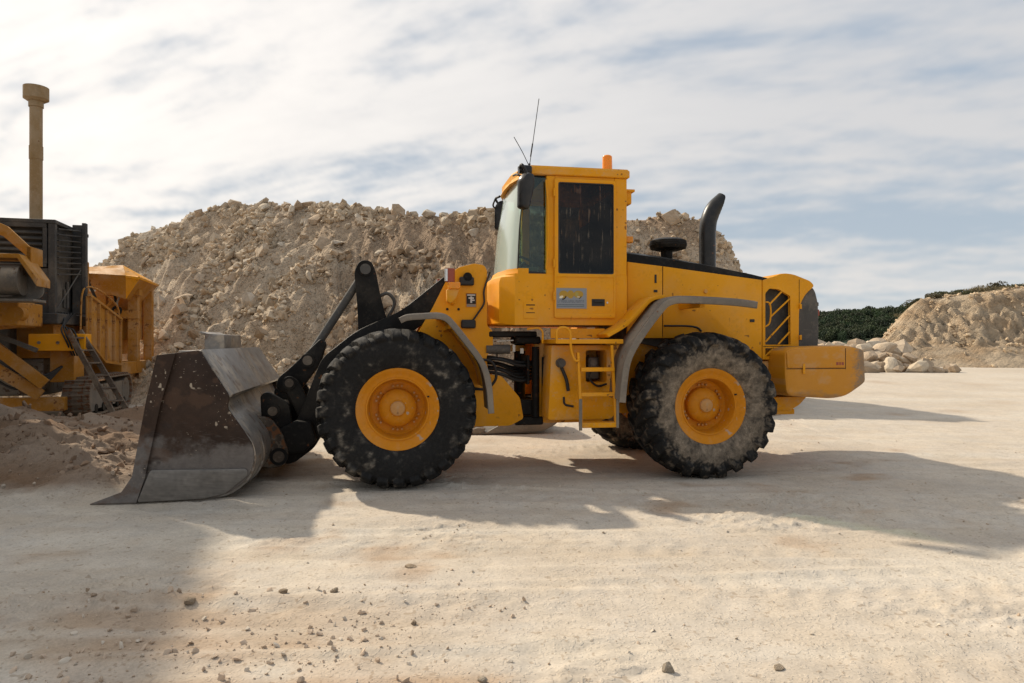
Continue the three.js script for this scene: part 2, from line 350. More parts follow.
function scatter(name, parent, mat, spots) { // spots: {p, s:[sx,sy,sz], q, c}; one joined scatter nobody could count
  const m = new THREE.Group(); m.name = name; m.userData.kind = 'stuff';
  const sets = [[], [], []]; spots.forEach((s, i) => sets[i % 3].push(s));
  const mx = new THREE.Matrix4();
  sets.forEach((set, k) => {
    const im = new THREE.InstancedMesh(rockShapes[k * 4 + 1], mat, set.length); im.name = name; im.userData.kind = 'stuff';
    im.castShadow = im.receiveShadow = true;
    set.forEach((s, i) => { im.setMatrixAt(i, mx.compose(s.p, s.q, V(...s.s))); im.setColorAt(i, s.c); });
    im.name = ['small_stones', 'crumbled_stones', 'stone_chips'][k];
    if (name === 'bank_stones') im.name = ['bank_stones', 'bank_rubble', 'bank_chips'][k];
    if (name === 'ground_pebbles') { im.name = ['ground_pebbles', 'ground_crumbs', 'ground_chips'][k]; im.userData.label = ['pale pebbles scattered over the dusty quarry floor', 'earthy crumbs scattered over the dusty quarry floor', 'flat stone chips scattered over the dusty quarry floor'][k]; im.userData.category = 'pebbles'; }
    parent.add(im);
  });
}
const qRand = r => new THREE.Quaternion().setFromEuler(new THREE.Euler(r() * 6.28, r() * 6.28, r() * 6.28));

// ---------------------------------------------------------------- rubble pile behind the machines
const pileKeys = [ // x along the crest, crest distance, crest height, run of the face
  [-17.5, 23, 0.0, 4], [-16.2, 23, 0.9, 4.4], [-14.3, 23, 3.4, 5.2], [-12.9, 23, 4.9, 5.4], [-10.8, 23, 5.75, 5.4], [-8.2, 22, 5.9, 5.4], [-5.6, 20.6, 5.55, 5.0], [-3.2, 19.2, 5.05, 4.3],
  [-1.6, 18.2, 4.85, 3.9], [0.6, 17.4, 4.65, 3.6], [2.4, 16.8, 4.5, 3.4], [3.6, 16.4, 4.48, 3.3], [4.35, 16.3, 4.45, 3.0], [5.05, 16.4, 4.05, 2.6], [5.6, 16.6, 3.2, 2.2], [6.1, 17, 1.9, 1.8], [6.5, 17.4, 0.6, 1.2], [6.8, 17.6, -0.2, 1]];
function keyAt(x) {
  const K = pileKeys; if (x <= K[0][0]) return K[0].slice(1); if (x >= K[K.length - 1][0]) return K[K.length - 1].slice(1);
  let i = 0; while (K[i + 1][0] < x) i++;
  const t = (x - K[i][0]) / (K[i + 1][0] - K[i][0]); return [1, 2, 3].map(k => lerp(K[i][k], K[i + 1][k], t));
}
function pileY(x, z) {
  const wob = 0.5 * fbm(x * 0.5, z * 0.3, 61, 3);
  const [D, Hc, R] = keyAt(x + 0.3 * fbm(x * 0.8, z * 0.8, 63, 2)), t = (z + D + wob) / R;
  let y;
  if (t >= 0) { const f = clamp(1 - t, -0.3, 1); y = Hc * (f > 0.12 ? f : 0.12 - (0.12 - f) * 0.6); if (t > 1.1) y = Math.min(y, -0.15); }
  else { const back = -t * R; y = back < 2.2 ? Hc * (1 - back * 0.012) : Hc * (1 - 0.026) - (back - 2.2) * 0.8; }
  // digging face: gullies running down the slope, softer lumps on the rubble side
  const dig = sstep(-6.2, -3.4, x) * sstep(4.6, 3.2, x);
  const face = clamp(t * 3) * clamp((1.15 - t) * 3);
  const lean = x * 1.5 - z * 0.75 + 0.5 * fbm(x * 0.7, z * 0.7, 66, 2);
  const l1 = lean * 1.1, clod = Math.abs(fbm(l1 * 1.5, z * 0.9 + y * 0.8, 64, 4, 0.6)), clod2 = Math.abs(n3(l1 * 3.6, y * 2.6 + z, 68));
  y += face * dig * (0.15 - clod * 1.5 + fbm(lean * 1.2, z * 0.3, 65, 3) * 0.7 - clod2 * 0.38 + fbm(x * 5, z * 4, 67, 3) * 0.22);
  y += (0.35 + face * (1 - dig)) * (fbm(x * 0.9, z * 0.9, 71, 4, 0.58) * 0.6 + fbm(x * 3, z * 3, 73, 3) * 0.16);
  return Math.max(y, -0.4);
}
const pile = thing('rubble_pile', 'long tall pile of quarried limestone rubble behind the yellow wheel loader', 'rubble pile');
{
  const nx = 330, nz = 190, x0 = -17.5, x1 = 6.8, z0 = -27.5, z1 = -12.2, pos = [], uv = [], col = [], idx = [];
  for (let j = 0; j <= nz; j++) for (let i = 0; i <= nx; i++) {
    const x = lerp(x0, x1, i / nx), z = lerp(z0, z1, j / nz), y = pileY(x, z);
    pos.push(x, y, z); uv.push(x, z * 0.7 - y * 0.7);
    const a = sstep(-0.2, 0.3, fbm(x * 0.6, y * 0.9, z * 0.5 + 80, 4)), dig = sstep(-6.2, -3.0, x) * sstep(5.2, 3.6, x) * sstep(0.05, 0.25, fbm(x * 0.4, y * 0.6, 91, 3) + 0.22);
    let c = mix3([0.61, 0.485, 0.345], [0.50, 0.375, 0.25], a); c = mix3(c, [0.375, 0.26, 0.165], dig * 0.85); col.push(...c);
  }
  for (let j = 0; j < nz; j++) for (let i = 0; i < nx; i++) { const a = j * (nx + 1) + i, b = a + 1, c = a + nx + 1, d = c + 1; idx.push(a, c, b, b, c, d); }
  const g = new THREE.BufferGeometry(); g.setAttribute('position', new THREE.Float32BufferAttribute(pos, 3)); g.setAttribute('uv', new THREE.Float32BufferAttribute(uv, 2)); g.setAttribute('color', new THREE.Float32BufferAttribute(col, 3)); g.setIndex(idx); g.computeVertexNormals();
  const map = tex(1024, (u, v) => { const t = 0.78 + 0.4 * (tf(u, v, 40, 5, 51, 0.7) - 0.5), p = spec(u, v, 70, 0.66, 55), d = spec(u, v, 60, 0.70, 58); return mix3(mix3([t, t, t], [1, 0.98, 0.94], p * 0.45), [0.42, 0.36, 0.3], d * 0.5); }, { repeat: 1 / 2.6 });
  const bmp = tex(1024, (u, v) => 0.5 * tf(u, v, 20, 6, 52, 0.65) + 0.5 * spec(u, v, 60, 0.58, 55), { srgb: false, repeat: 1 / 2.6 });
  const m = new THREE.Mesh(g, std({ map, vertexColors: true, roughness: 1, bumpMap: bmp, bumpScale: 0.07 })); m.name = 'mound'; m.castShadow = m.receiveShadow = true; pile.add(m);

  const r = rng(4021), big = [], small = [];
  const faceSpot = (crest) => {
    const x = lerp(-16.6, 6.6, r()), [D, Hc, R] = keyAt(x), t = crest ? -0.25 + 0.35 * r() : r() * 1.06, z = -D + t * R, y = pileY(x, z);
    return { x, y, z, t, Hc };
  };
  // large stones, the ones that read one by one: the crest line, the rubble side and the right end
  for (let tries = 0; big.length < 300 && tries < 9000; tries++) {
    const s = faceSpot(big.length < 120), dig = sstep(-6.2, -3.4, s.x) * sstep(4.4, 3.4, s.x);
    if (s.t > 0.12 && r() < dig * 0.8) continue;
    if (s.y < 0.05 && r() < 0.7) continue;
    const left = s.x < -5 ? 1 : 0.82; let size = (0.24 + 0.28 * Math.pow(r(), 2.0)) * left * (s.x > 3 ? 0.82 : 1);
    if (big.length < 16) size = 0.40 + 0.14 * r();
    if (big.some(b => (b.x - s.x) ** 2 + (b.y - s.y) ** 2 + (b.z - s.z) ** 2 < (0.3 * (b.size + size)) ** 2)) continue;
    big.push({ ...s, size });
  }
  big.forEach((b, i) => {
    const m2 = new THREE.Mesh(rockShapes[i % 12], stones[Math.floor(r() * 4)]); m2.name = i ? 'rock_' + String(i).padStart(3, '0') : 'rock';
    m2.position.set(b.x, b.y + b.size * 0.06, b.z); m2.quaternion.copy(qRand(r)); m2.scale.set(b.size * (1 + 0.4 * r()), b.size * (0.75 + 0.3 * r()), b.size * (0.9 + 0.3 * r()));
    m2.castShadow = m2.receiveShadow = true; pile.add(m2);
  });
  for (let i = 0; i < 52000; i++) {
    const s = faceSpot(i % 5 === 0), dig = sstep(-6.2, -3.4, s.x) * sstep(4.4, 3.4, s.x) * sstep(0.05, 0.15, s.t) * sstep(1.0, 0.75, s.t);
    if (r() < dig * 0.62) continue;
    const zone = fbm(s.x * 0.55, s.y * 0.8, 95, 3); if (zone < 0.04 && r() < 0.86) continue;
    const size = (0.055 + 0.27 * Math.pow(r(), 2.8)) * clamp(0.7 + zone * 1.6, 0.5, 1.2) * (s.t > 0.6 ? 1.1 : 1), k = 0.68 + 0.5 * r(), w = r();
    const c = mix3([0.71, 0.59, 0.44], [0.56, 0.435, 0.30], w), cc = mix3(c, [0.45, 0.325, 0.215], dig * 0.6);
    small.push({ p: V(s.x, s.y + size * 0.12, s.z), q: qRand(r), s: [size * (1 + 0.5 * r()), size * (0.7 + 0.3 * r()), size], c: new THREE.Color().setRGB(cc[0] * k, cc[1] * k, cc[2] * k) });
  }
  scatter('loose_stones', pile, std({ color: 0xffffff, map: stoneTex, roughness: 1 }), small);
}

// ---------------------------------------------------------------- quarry bank, wood and boulders on the right
function bankY(x, z) {
  const x0 = 19.7 + 0.70 * (-z - 42), along = sstep(0, 1, (x - x0 + 0.7 * fbm(z * 0.3, x * 0.2, 101, 2)) / 5.4), top = lerp(0, 4.45, along) + 0.9 * sstep(27, 36, x) + 2 * sstep(40, 90, x);
  const t = clamp((-38.5 - z + 0.30 * (x - 28) + 1.2 * fbm(x * 0.25, z * 0.2, 103, 3)) / 7.4);
  const prof = t < 0.42 ? t / 0.42 * 0.36 : t < 0.8 ? 0.36 + (t - 0.42) / 0.38 * 0.60 : 0.96 + (t - 0.8) * 0.2;
  const f = Math.sin(Math.PI * clamp(t * 1.05)) * along;
  return top * prof - 0.1 + f * (t > 0.36 ? 1 : 0.25) * (0.45 - Math.abs(fbm(x * 0.8, z * 0.5, 105, 4, 0.6)) * 2.0 - Math.abs(fbm(x * 2.6, z * 2.2, 107, 5, 0.7)) * 2.4 + 0.5 * fbm(x * 0.5, z * 2.2, 113, 3)) + 0.25 * along * (t >= 1 ? fbm(x * 0.4, z * 0.4, 109, 3) : 0);
}
{
  const X = [], Z = []; for (let x = 18; x < 46; x += 0.16) X.push(x); for (let x = 46; x < 160; x += 3) X.push(x);
  for (let z = -36; z > -47; z -= 0.14) Z.push(z); for (let z = -47; z > -110; z -= 3) Z.push(z);
  const pos = [], uv = [], col = [], idx = [], nx = X.length;
  for (const z of Z) for (const x of X) {
    const y = bankY(x, z); pos.push(x, y, z); uv.push(x, z * 0.6 - y);
    const a = sstep(-0.15, 0.3, fbm(x * 0.5, y * 1.4, 111, 4)), veg = sstep(0.93, 1.0, (-38.5 - z + 0.30 * (x - 28)) / 7.4) * 0.9;
    let c = mix3([0.76, 0.60, 0.415], [0.63, 0.445, 0.27], a); c = mix3(c, [0.17, 0.13, 0.06], veg); col.push(...c);
  }
  for (let j = 0; j < Z.length - 1; j++) for (let i = 0; i < nx - 1; i++) { const a = j * nx + i, b = a + 1, c = a + nx, d = c + 1; idx.push(a, b, c, b, d, c); }
  const g = new THREE.BufferGeometry(); g.setAttribute('position', new THREE.Float32BufferAttribute(pos, 3)); g.setAttribute('uv', new THREE.Float32BufferAttribute(uv, 2)); g.setAttribute('color', new THREE.Float32BufferAttribute(col, 3)); g.setIndex(idx); g.computeVertexNormals();
  const map = tex(512, (u, v) => { const t = 0.80 + 0.4 * (tf(u, v, 24, 5, 61, 0.7) - 0.5), p = spec(u, v, 50, 0.66, 65); return mix3([t, t, t], [1, 0.98, 0.95], p * 0.4); }, { repeat: 1 / 4 });
  structure(new THREE.Mesh(g, std({ map, vertexColors: true, roughness: 1, bumpMap: grain, bumpScale: 0.25 })), 'quarry_bank');
  const r = rng(771), spots = [], bank = scene.children[scene.children.length - 1];
  for (let i = 0; i < 16000; i++) {
    const x = lerp(19, 44, r()), z = -37.5 - 9.5 * r(), y = bankY(x, z); if (y < 0.05 || fbm(x * 0.6, z * 0.9, 115, 3) < 0.10 + 0.2 * r()) continue;
    const size = 0.06 + 0.30 * Math.pow(r(), 3), k = 0.75 + 0.4 * r(); spots.push({ p: V(x, y + size * 0.1, z), q: qRand(r), s: [size * 1.3, size * 0.9, size], c: new THREE.Color().setRGB(0.70 * k, 0.545 * k, 0.37 * k) });
  }
  scatter('bank_stones', bank, std({ color: 0xffffff, map: stoneTex, roughness: 1 }), spots);
}
function leafBall(seed, n, rx, ry, leaf, stalks = 0) { // many small leaf faces through the volume of a crown
  const r = rng(seed), pos = [];
  const lobes = []; for (let i = 0; i < 6; i++) lobes.push([(r() - 0.5) * rx * 1.2, ry * (0.35 + 0.75 * r()), (r() - 0.5) * rx * 1.2, 0.35 + 0.35 * r()]);
  for (let i = 0; i < n; i++) {
    const L = lobes[i % 6], u = r() * 2 - 1, a = r() * 6.283, s = Math.sqrt(1 - u * u), k = Math.cbrt(0.25 + 0.75 * r()) * L[3];
    const c = V(L[0] + Math.cos(a) * s * k * rx, Math.max(0.02, L[1] + u * k * ry), L[2] + Math.sin(a) * s * k * rx);
    const d1 = V(r() - 0.5, r() - 0.5, r() - 0.5).normalize().multiplyScalar(leaf), d2 = V(r() - 0.5, r() - 0.5, r() - 0.5).cross(d1).normalize().multiplyScalar(leaf * 0.6);
    const a1 = c.clone().add(d1), b1 = c.clone().add(d2), c1 = c.clone().sub(d1), e1 = c.clone().sub(d2);
    for (const q of [a1, b1, c1, a1, c1, e1]) pos.push(q.x, q.y, q.z);
  }
  for (let i = 0; i < stalks; i++) { // dry upright blades
    const a = r() * 6.283, d = rx * r() * 0.8, x = Math.cos(a) * d, z = Math.sin(a) * d, h = ry * (0.9 + 0.9 * r()), lx = (r() - 0.5) * 0.4 * h, w = leaf * 0.16;
    pos.push(x - w, 0, z, x + w, 0, z, x + lx, h, z + (r() - 0.5) * 0.3 * h);
  }
  const g = new THREE.BufferGeometry(); g.setAttribute('position', new THREE.Float32BufferAttribute(pos, 3)); g.computeVertexNormals(); return boxUV(g);
}
const leafMat = (r, g, b) => new THREE.MeshPhysicalMaterial({ color: new THREE.Color().setRGB(r, g, b), roughness: 0.95, transmission: 0.25, thickness: 0, side: THREE.DoubleSide });
{
  const kinds = [[leafBall(11, 700, 0.75, 0.42, 0.07, 30), leafMat(0.085, 0.09, 0.035), 'low olive green shrub on top of the quarry bank'], [leafBall(12, 420, 0.8, 0.32, 0.06, 160), leafMat(0.20, 0.16, 0.08), 'clump of dry brown grass on top of the quarry bank'], [leafBall(13, 800, 0.75, 0.42, 0.06, 90), leafMat(0.10, 0.085, 0.04), 'bushy brownish shrub on top of the quarry bank']];
  const r = rng(88);
  for (let i = 0; i < 46; i++) {
    const x = lerp(27.0, 43, Math.pow(i / 45, 1.1)) + (r() - 0.5) * 0.4, z = -45.7 + 0.3 * (x - 28) - r() * 2.4, k = kinds[Math.floor(r() * 3)];
    const m = new THREE.Mesh(k[0], k[1]); m.name = numbered(k === kinds[1] ? 'grass_clump' : 'shrub'); m.position.set(x, bankY(x, z) - 0.06, z); m.rotation.y = r() * 6.28; const s = (0.42 + 0.42 * r()); m.scale.set(s * 1.25, s * (0.8 + 0.5 * r()), s * 1.2);
    m.castShadow = m.receiveShadow = true; const sz = s > 0.70 ? 'large' : s > 0.55 ? 'medium sized' : 'small'; m.userData = { label: sz + ' ' + k[2], category: k === kinds[1] ? 'grass' : 'shrub', group: sz + ' ' + k[2] }; scene.add(m);
  }
}
{ // wooded hill far behind
  const hillY = (x, z) => 13.5 * bump2(x, z, 255, -420, 110, 90) + 7 * bump2(x, z, 120, -430, 120, 80) + 1.5 * fbm(x * 0.02, z * 0.02, 121, 3) - 1.2 + 3 * bump2(x, z, 225, -400, 60, 60);
  const pos = [], idx = [], nx = 60, nz = 30;
  for (let j = 0; j <= nz; j++) for (let i = 0; i <= nx; i++) { const x = lerp(-120, 520, i / nx), z = lerp(-560, -300, j / nz); pos.push(x, hillY(x, z), z); }
  for (let j = 0; j < nz; j++) for (let i = 0; i < nx; i++) { const a = j * (nx + 1) + i, b = a + 1, c = a + nx + 1, d = c + 1; idx.push(a, c, b, b, c, d); }
  const g = new THREE.BufferGeometry(); g.setAttribute('position', new THREE.Float32BufferAttribute(pos, 3)); g.setIndex(idx); g.computeVertexNormals();
  structure(new THREE.Mesh(boxUV(g), std({ color: new THREE.Color().setRGB(0.03, 0.045, 0.018), roughness: 1 })), 'wooded_hill');
  const r = rng(515), shape = leafBall(31, 520, 2.2, 2.4, 0.34), im = new THREE.InstancedMesh(shape, leafMat(0.034, 0.054, 0.022), 3600), mx = new THREE.Matrix4(), q = new THREE.Quaternion();
  for (let i = 0; i < 3600; i++) {
    const x = lerp(90, 330, r()), z = lerp(-470, -322, Math.pow(r(), 0.8)), s = 0.7 + 0.7 * r();
    im.setMatrixAt(i, mx.compose(V(x, hillY(x, z) - 0.2, z), q.setFromAxisAngle(V(0, 1, 0), r() * 6.28), V(s * (0.9 + 0.3 * r()), s * (0.8 + 0.5 * r()), s)));
    const k = 0.65 + 0.7 * r(); im.setColorAt(i, new THREE.Color().setRGB(k * (0.85 + 0.4 * r()), k, k * 0.8));
  }
  im.name = 'forest'; im.castShadow = im.receiveShadow = true; im.userData = { kind: 'stuff', label: 'dark green wood covering the low hill beyond the quarry', category: 'forest' }; scene.add(im);
}
{ // heap of pale boulders on the quarry floor
  const r = rng(909), placed = [];
  const spots = []; // x, z, size, lift
  for (let i = 0; i < 26; i++) spots.push([lerp(14.6, 20.5, i / 25) + (r() - 0.5) * 0.5, -32.6 - r() * 1.2, 0.5 + 0.42 * r(), 0]);
  for (let i = 0; i < 22; i++) spots.push([lerp(14.6, 19.8, i / 21) + (r() - 0.5) * 0.4, -33.9 - r() * 0.9, 0.62 + 0.45 * r(), 0.40]);
  for (let i = 0; i < 13; i++) spots.push([lerp(15.2, 18.9, i / 12) + (r() - 0.5) * 0.4, -34.6 - r() * 0.6, 0.6 + 0.45 * r(), 0.80]);
  for (let i = 0; i < 12; i++) spots.push([lerp(14.6, 21.4, i / 11) + (r() - 0.5) * 0.4, -37 - r() * 0.8, 1.0 + 0.4 * r(), 0.62 + 0.2 * r()]);
  for (let i = 0; i < 7; i++) spots.push([20.4 + r() * 1.1, -32.3 - r() * 1.2, 0.3 + 0.3 * r(), 0]);
  spots.forEach(([x, z, s, l], i) => {
    const m = new THREE.Mesh(i % 5 ? rockShapes[(i * 7) % 12] : boulderShapes[(i * 5) % 8], stones[[1, 2, 4, 0, 2, 4][i % 6]]); m.name = numbered('boulder');
    m.position.set(x, groundY(x, z) + l + s * 0.26, z); m.rotation.set(r() * 0.7, r() * 6.28, r() * 0.7); m.scale.set(s * (0.95 + 0.4 * r()), s * (0.8 + 0.3 * r()), s * 0.95);
    m.castShadow = m.receiveShadow = true;
    const tone = ['pale tan', 'tan', 'brownish', 'cream', 'tan', 'brownish'][i % 6], size = s > 0.85 ? 'large' : s > 0.62 ? 'medium' : 'small', where = i < 26 ? 'at the foot of the boulder heap' : i < 48 ? 'halfway up the boulder heap' : i < 61 ? 'on top of the boulder heap' : i < 73 ? 'behind the boulder heap' : 'lying loose beside the boulder heap';
    m.userData = { label: size + ' ' + tone + ' limestone boulder ' + where, category: 'boulder', group: size + ' ' + tone + ' boulders ' + where }; scene.add(m);
  });
}
{ // stones and crumbs on the open ground
  const solo = [
    [0.712, -3.11, 0.085, 0.095, 3, 'rounded pale stone standing alone on the sunlit dust', 'stone'],
    [1.215, -3.12, 0.10, 0.035, 1, 'flat pale stone fragment lying on the sunlit dust', 'stone'],
    [-1.06, -4.08, 0.085, 0.06, 1, 'grey clod sitting on the pale graded ridge of dust', 'clod'],
    [-0.68, -4.56, 0.15, 0.035, 2, 'flat broken reddish clod on the sunlit ground', 'clod'],
    [-1.83, -3.88, 0.15, 0.06, 2, 'lumpy brown clod by the edge of the shade', 'clod'],
    [-1.36, -4.06, 0.10, 0.05, 2, 'small brown clod beside the kicked up crumbs', 'clod'],
    [-0.52, -3.62, 0.06, 0.04, 2, 'tiny tan clod on rough sunlit crust', 'clod'],
    [-0.13, -3.02, 0.075, 0.05, 3, 'small pale stone on rough sunlit crust', 'stone'],
  ];
  solo.forEach(([x, z, s, h, k, label, cat], i) => {
    const m = new THREE.Mesh(stoneShape(700 + i * 3, 3, 0.9, 12), stones[k]); m.name = numbered(cat === 'stone' ? 'loose_stone' : 'soil_clod');
    m.scale.set(s * 0.5, h * 0.62, s * 0.46); m.rotation.y = i * 1.3; m.position.set(x, groundY(x, z) + h * 0.14, z); m.castShadow = m.receiveShadow = true; m.userData = { label, category: cat }; scene.add(m);
  });
  const r = rng(6060), list = [];
  for (let i = 0; i < 22000; i++) {
    const d = 2.4 + 13 * Math.pow(r(), 1.7), a = (r() - 0.5) * 1.75, x = Math.sin(a) * d * 1.1, z = -Math.cos(a) * d;
    const clump = fbm(x * 1.1, z * 1.6, 131, 3) + 0.30 * sstep(1.0, -1.8, x) * sstep(-5, -3.6, z); const hp = clamp(heap(x, z) * 5), soil = sstep(0.6, -1.0, x) * sstep(-4.3, -3.9, z);
    if (r() > 0.03 + clamp((clump - 0.12) * 2.6) + hp * 0.8 + soil * 0.25) continue;
    const size = (0.005 + 0.022 * Math.pow(r(), 4.5)) * (1 + 2.6 * hp + 0.7 * soil) * (0.8 + d * 0.05), k = 0.75 + 0.4 * r();
    const c = mix3(r() < 0.6 - soil * 0.4 ? [0.58, 0.50, 0.40] : [0.50, 0.385, 0.28], [0.24, 0.15, 0.09], hp * 0.9);
    list.push({ p: V(x, groundY(x, z) + size * 0.15, z), q: qRand(r), s: [size * (1 + 0.6 * r()), size * 0.8, size], c: new THREE.Color().setRGB(c[0] * k, c[1] * k, c[2] * k) });
  }
  scatter('ground_pebbles', scene, std({ color: 0xffffff, roughness: 1 }), list);
}

// ---------------------------------------------------------------- wheel loader (local: x to the rear, y up, z to its left side)
const loader = thing('wheel_loader', 'large yellow wheel loader with black lift arms and steel bucket on the ground', 'wheel loader', [-1.382, 0, -8.148], 0.1815);
function tyreGeometry(N, gap, slant, lug, seed, dusty) {
  const half = [[0.215, 0.405], [0.262, 0.43], [0.296, 0.50], [0.308, 0.58], [0.302, 0.655], [0.284, 0.712], [0.246, 0.748], [0.18, 0.765], [0.09, 0.773], [0, 0.776]];
  const curve = new THREE.CatmullRomCurve3([...half, ...half.slice(0, -1).reverse().map(([w, r]) => [-w, r])].map(([w, r]) => V(w, r, 0)), false, 'centripetal');
  const ns = 112, nf = 720, pr = curve.getPoints(ns), pos = [], col = [], idx = [];
  for (let i = 0; i <= nf; i++) {
    const f = i / nf * Math.PI * 2, cf = Math.cos(f), sf = Math.sin(f);
    for (let j = 0; j <= ns; j++) {
      const p = pr[j], a = pr[Math.max(0, j - 1)], b = pr[Math.min(ns, j + 1)], tx = b.x - a.x, ty = b.y - a.y, tl = Math.hypot(tx, ty);
      const nw = ty / tl, nr = -tx / tl, side = p.x >= 0 ? 1 : -1, aw = Math.abs(p.x) / 0.3;
      let ph = f * N / 6.28318 + (side > 0 ? 0 : 0.5) + slant * aw; ph -= Math.floor(ph);
      const d = Math.abs(ph - 0.5) * 2; // 0 centre of lug, 1 centre of gap
      const body = sstep(1 - gap + 0.045, 1 - gap - 0.045, d), zone = sstep(dusty ? 0.650 : 0.690, dusty ? 0.675 : 0.712, p.y), centre = 1 - 0.9 * sstep(0.09, 0.03, aw) * (gap > 0.35 ? 1 : 0.4);
      const worn = 0.85 + 0.3 * fbm(cf * 6 + seed, sf * 6, p.x * 9, 3);
      const h = lug * body * zone * centre * worn + 0.004 * fbm(cf * 14, sf * 14, p.x * 20 + seed, 3);
      let w = p.x - nw * -h * 1, r = p.y + nr * h; w = p.x + (p.x >= 0 ? 1 : -1) * Math.abs(nw) * h;
      let x = cf * r, y = sf * r; if (y < -0.80) y = -0.80 + (y + 0.80) * 0.1;
      pos.push(x, y, w);
      const n1 = fbm(x * 4.5 + seed, y * 4.5, p.x * 6, 5, 0.62), n2 = fbm(x * 10, y * 10 + seed, p.x * 16, 4, 0.62);
      let c = [0.019, 0.018, 0.017];
      if (dusty) { // caked dust on the sidewall with a ragged edge, dusty lug faces
        const ring = sstep(0.66, 0.60, p.y + 0.30 * n1 + 0.14 * n2), smear = sstep(0.10, 0.35, n1 + 0.5 * n2) * 0.45 + sstep(0.1, 0.3, n2) * 0.2;
        c = mix3(c, [0.30, 0.238, 0.172], clamp(ring * (0.74 + 1.1 * n2 + 0.3 * n1) + (1 - ring) * smear));
      } else {
        const smear = sstep(0.0, 0.55, n1 * 0.7 + 0.7 * n2) * 0.30 + sstep(0.2, 0.5, n2 + 0.4 * n1) * 0.22 + (body > 0.15 && body < 0.9 && zone > 0.5 ? 0.22 * sstep(-0.1, 0.3, n2) : 0);
        c = mix3(c, [0.40, 0.35, 0.28], clamp(smear));
      }
      col.push(...c);
    }
  }
  for (let i = 0; i < nf; i++) for (let j = 0; j < ns; j++) { const a = i * (ns + 1) + j, b = a + 1, c = a + ns + 1, d = c + 1; idx.push(a, b, c, b, d, c); }
  const g = new THREE.BufferGeometry(); g.setAttribute('position', new THREE.Float32BufferAttribute(pos, 3)); g.setAttribute('color', new THREE.Float32BufferAttribute(col, 3)); g.setIndex(idx); g.computeVertexNormals();
  const uv = new Float32Array(pos.length / 3 * 2); for (let i = 0; i < pos.length / 3; i++) { uv[i * 2] = pos[i * 3] * 1.5; uv[i * 2 + 1] = pos[i * 3 + 1] * 1.5 + pos[i * 3 + 2]; }
  g.setAttribute('uv', new THREE.BufferAttribute(uv, 2));
  return g;
}
const rubberTex = tex(512, (u, v) => { const t = 0.30 + 1.0 * tf(u, v, 24, 5, 141, 0.72) * (0.55 + 0.6 * tf(u, v, 5, 3, 145)), p = spec(u, v, 56, 0.66, 147); return [t + p * 0.4, t + p * 0.38, t + p * 0.34]; }, { repeat: 1.1 });
const rubber = new THREE.MeshPhysicalMaterial({ map: rubberTex, specularIntensity: 0.5, vertexColors: true, roughness: 0.82, bumpMap: grain, bumpScale: 0.006 });
const lathe = (pts, seg = 72) => { const g = new THREE.LatheGeometry(pts.map(p => v2(p[0], p[1])), seg); g.rotateX(Math.PI / 2); return toCreasedNormals(g, 0.5); };
const rimGeo = lathe([[0.30, -0.2], [0.405, -0.215], [0.418, -0.2], [0.400, 0], [0.405, 0.215], [0.424, 0.222], [0.428, 0.238], [0.416, 0.247], [0.396, 0.243], [0.37, 0.222], [0.345, 0.208], [0.325, 0.206], [0.318, 0.214], [0.306, 0.212], [0.300, 0.195], [0.292, 0.10], [0.280, 0.035], [0.262, 0.02], [0.195, 0.018]]);
const hubGeo = lathe([[0.20, 0.010], [0.196, 0.070], [0.186, 0.086], [0.13, 0.118], [0.088, 0.124], [0.080, 0.132], [0.0, 0.132]]);
const capGeo = lathe([[0.076, 0.13], [0.072, 0.150], [0.060, 0.157], [0.0, 0.160]], 40);
M.rim = paint([0.60, 0.22, 0.005], 0.14, { seed: 61, rough: 0.8, chips: 0.72, rust: [0.42, 0.36, 0.3] });
M.cap = paint([0.55, 0.27, 0.08], 0.4, { seed: 62, rough: 0.9 });
function buildWheel(tg) {
  const w = group('wheel', loader);
  const t = new THREE.Mesh(tg, rubber); t.name = 'tyre'; t.castShadow = t.receiveShadow = true; w.add(t);
  part('rim', rimGeo, M.rim, w); part('hub', hubGeo, M.rim, w); part('hub_cap', capGeo, M.cap, w);
  const nuts = []; for (let k = 0; k < 6; k++) for (const d of [-0.2, 0, 0.2]) { const a = k * Math.PI / 3 + Math.PI / 6 + d; nuts.push(cyl([Math.cos(a) * 0.228, Math.sin(a) * 0.228, 0.01], [Math.cos(a) * 0.228, Math.sin(a) * 0.228, 0.050], 0.014, 0.012, 6)); }
  part('wheel_nuts', nuts, M.cap, w);
  part('valve', [cyl([0.30, 0.12, 0.2], [0.31, 0.125, 0.235], 0.008)], M.dark, w);
  return w;
}
const frontTyre = tyreGeometry(28, 0.36, 0.5, 0.050, 2, false), rearTyre = tyreGeometry(23, 0.46, 0.8, 0.052, 9, true);
for (const [x, side, g, a] of [[0, 1, frontTyre, 0.795], [3.39, 1, rearTyre, 0.768], [0, -1, frontTyre, 0.795], [3.39, -1, rearTyre, 0.768]]) { const w = buildWheel(g); w.position.set(x, a, side * 1.035); if (side < 0) w.rotation.y = Math.PI; }

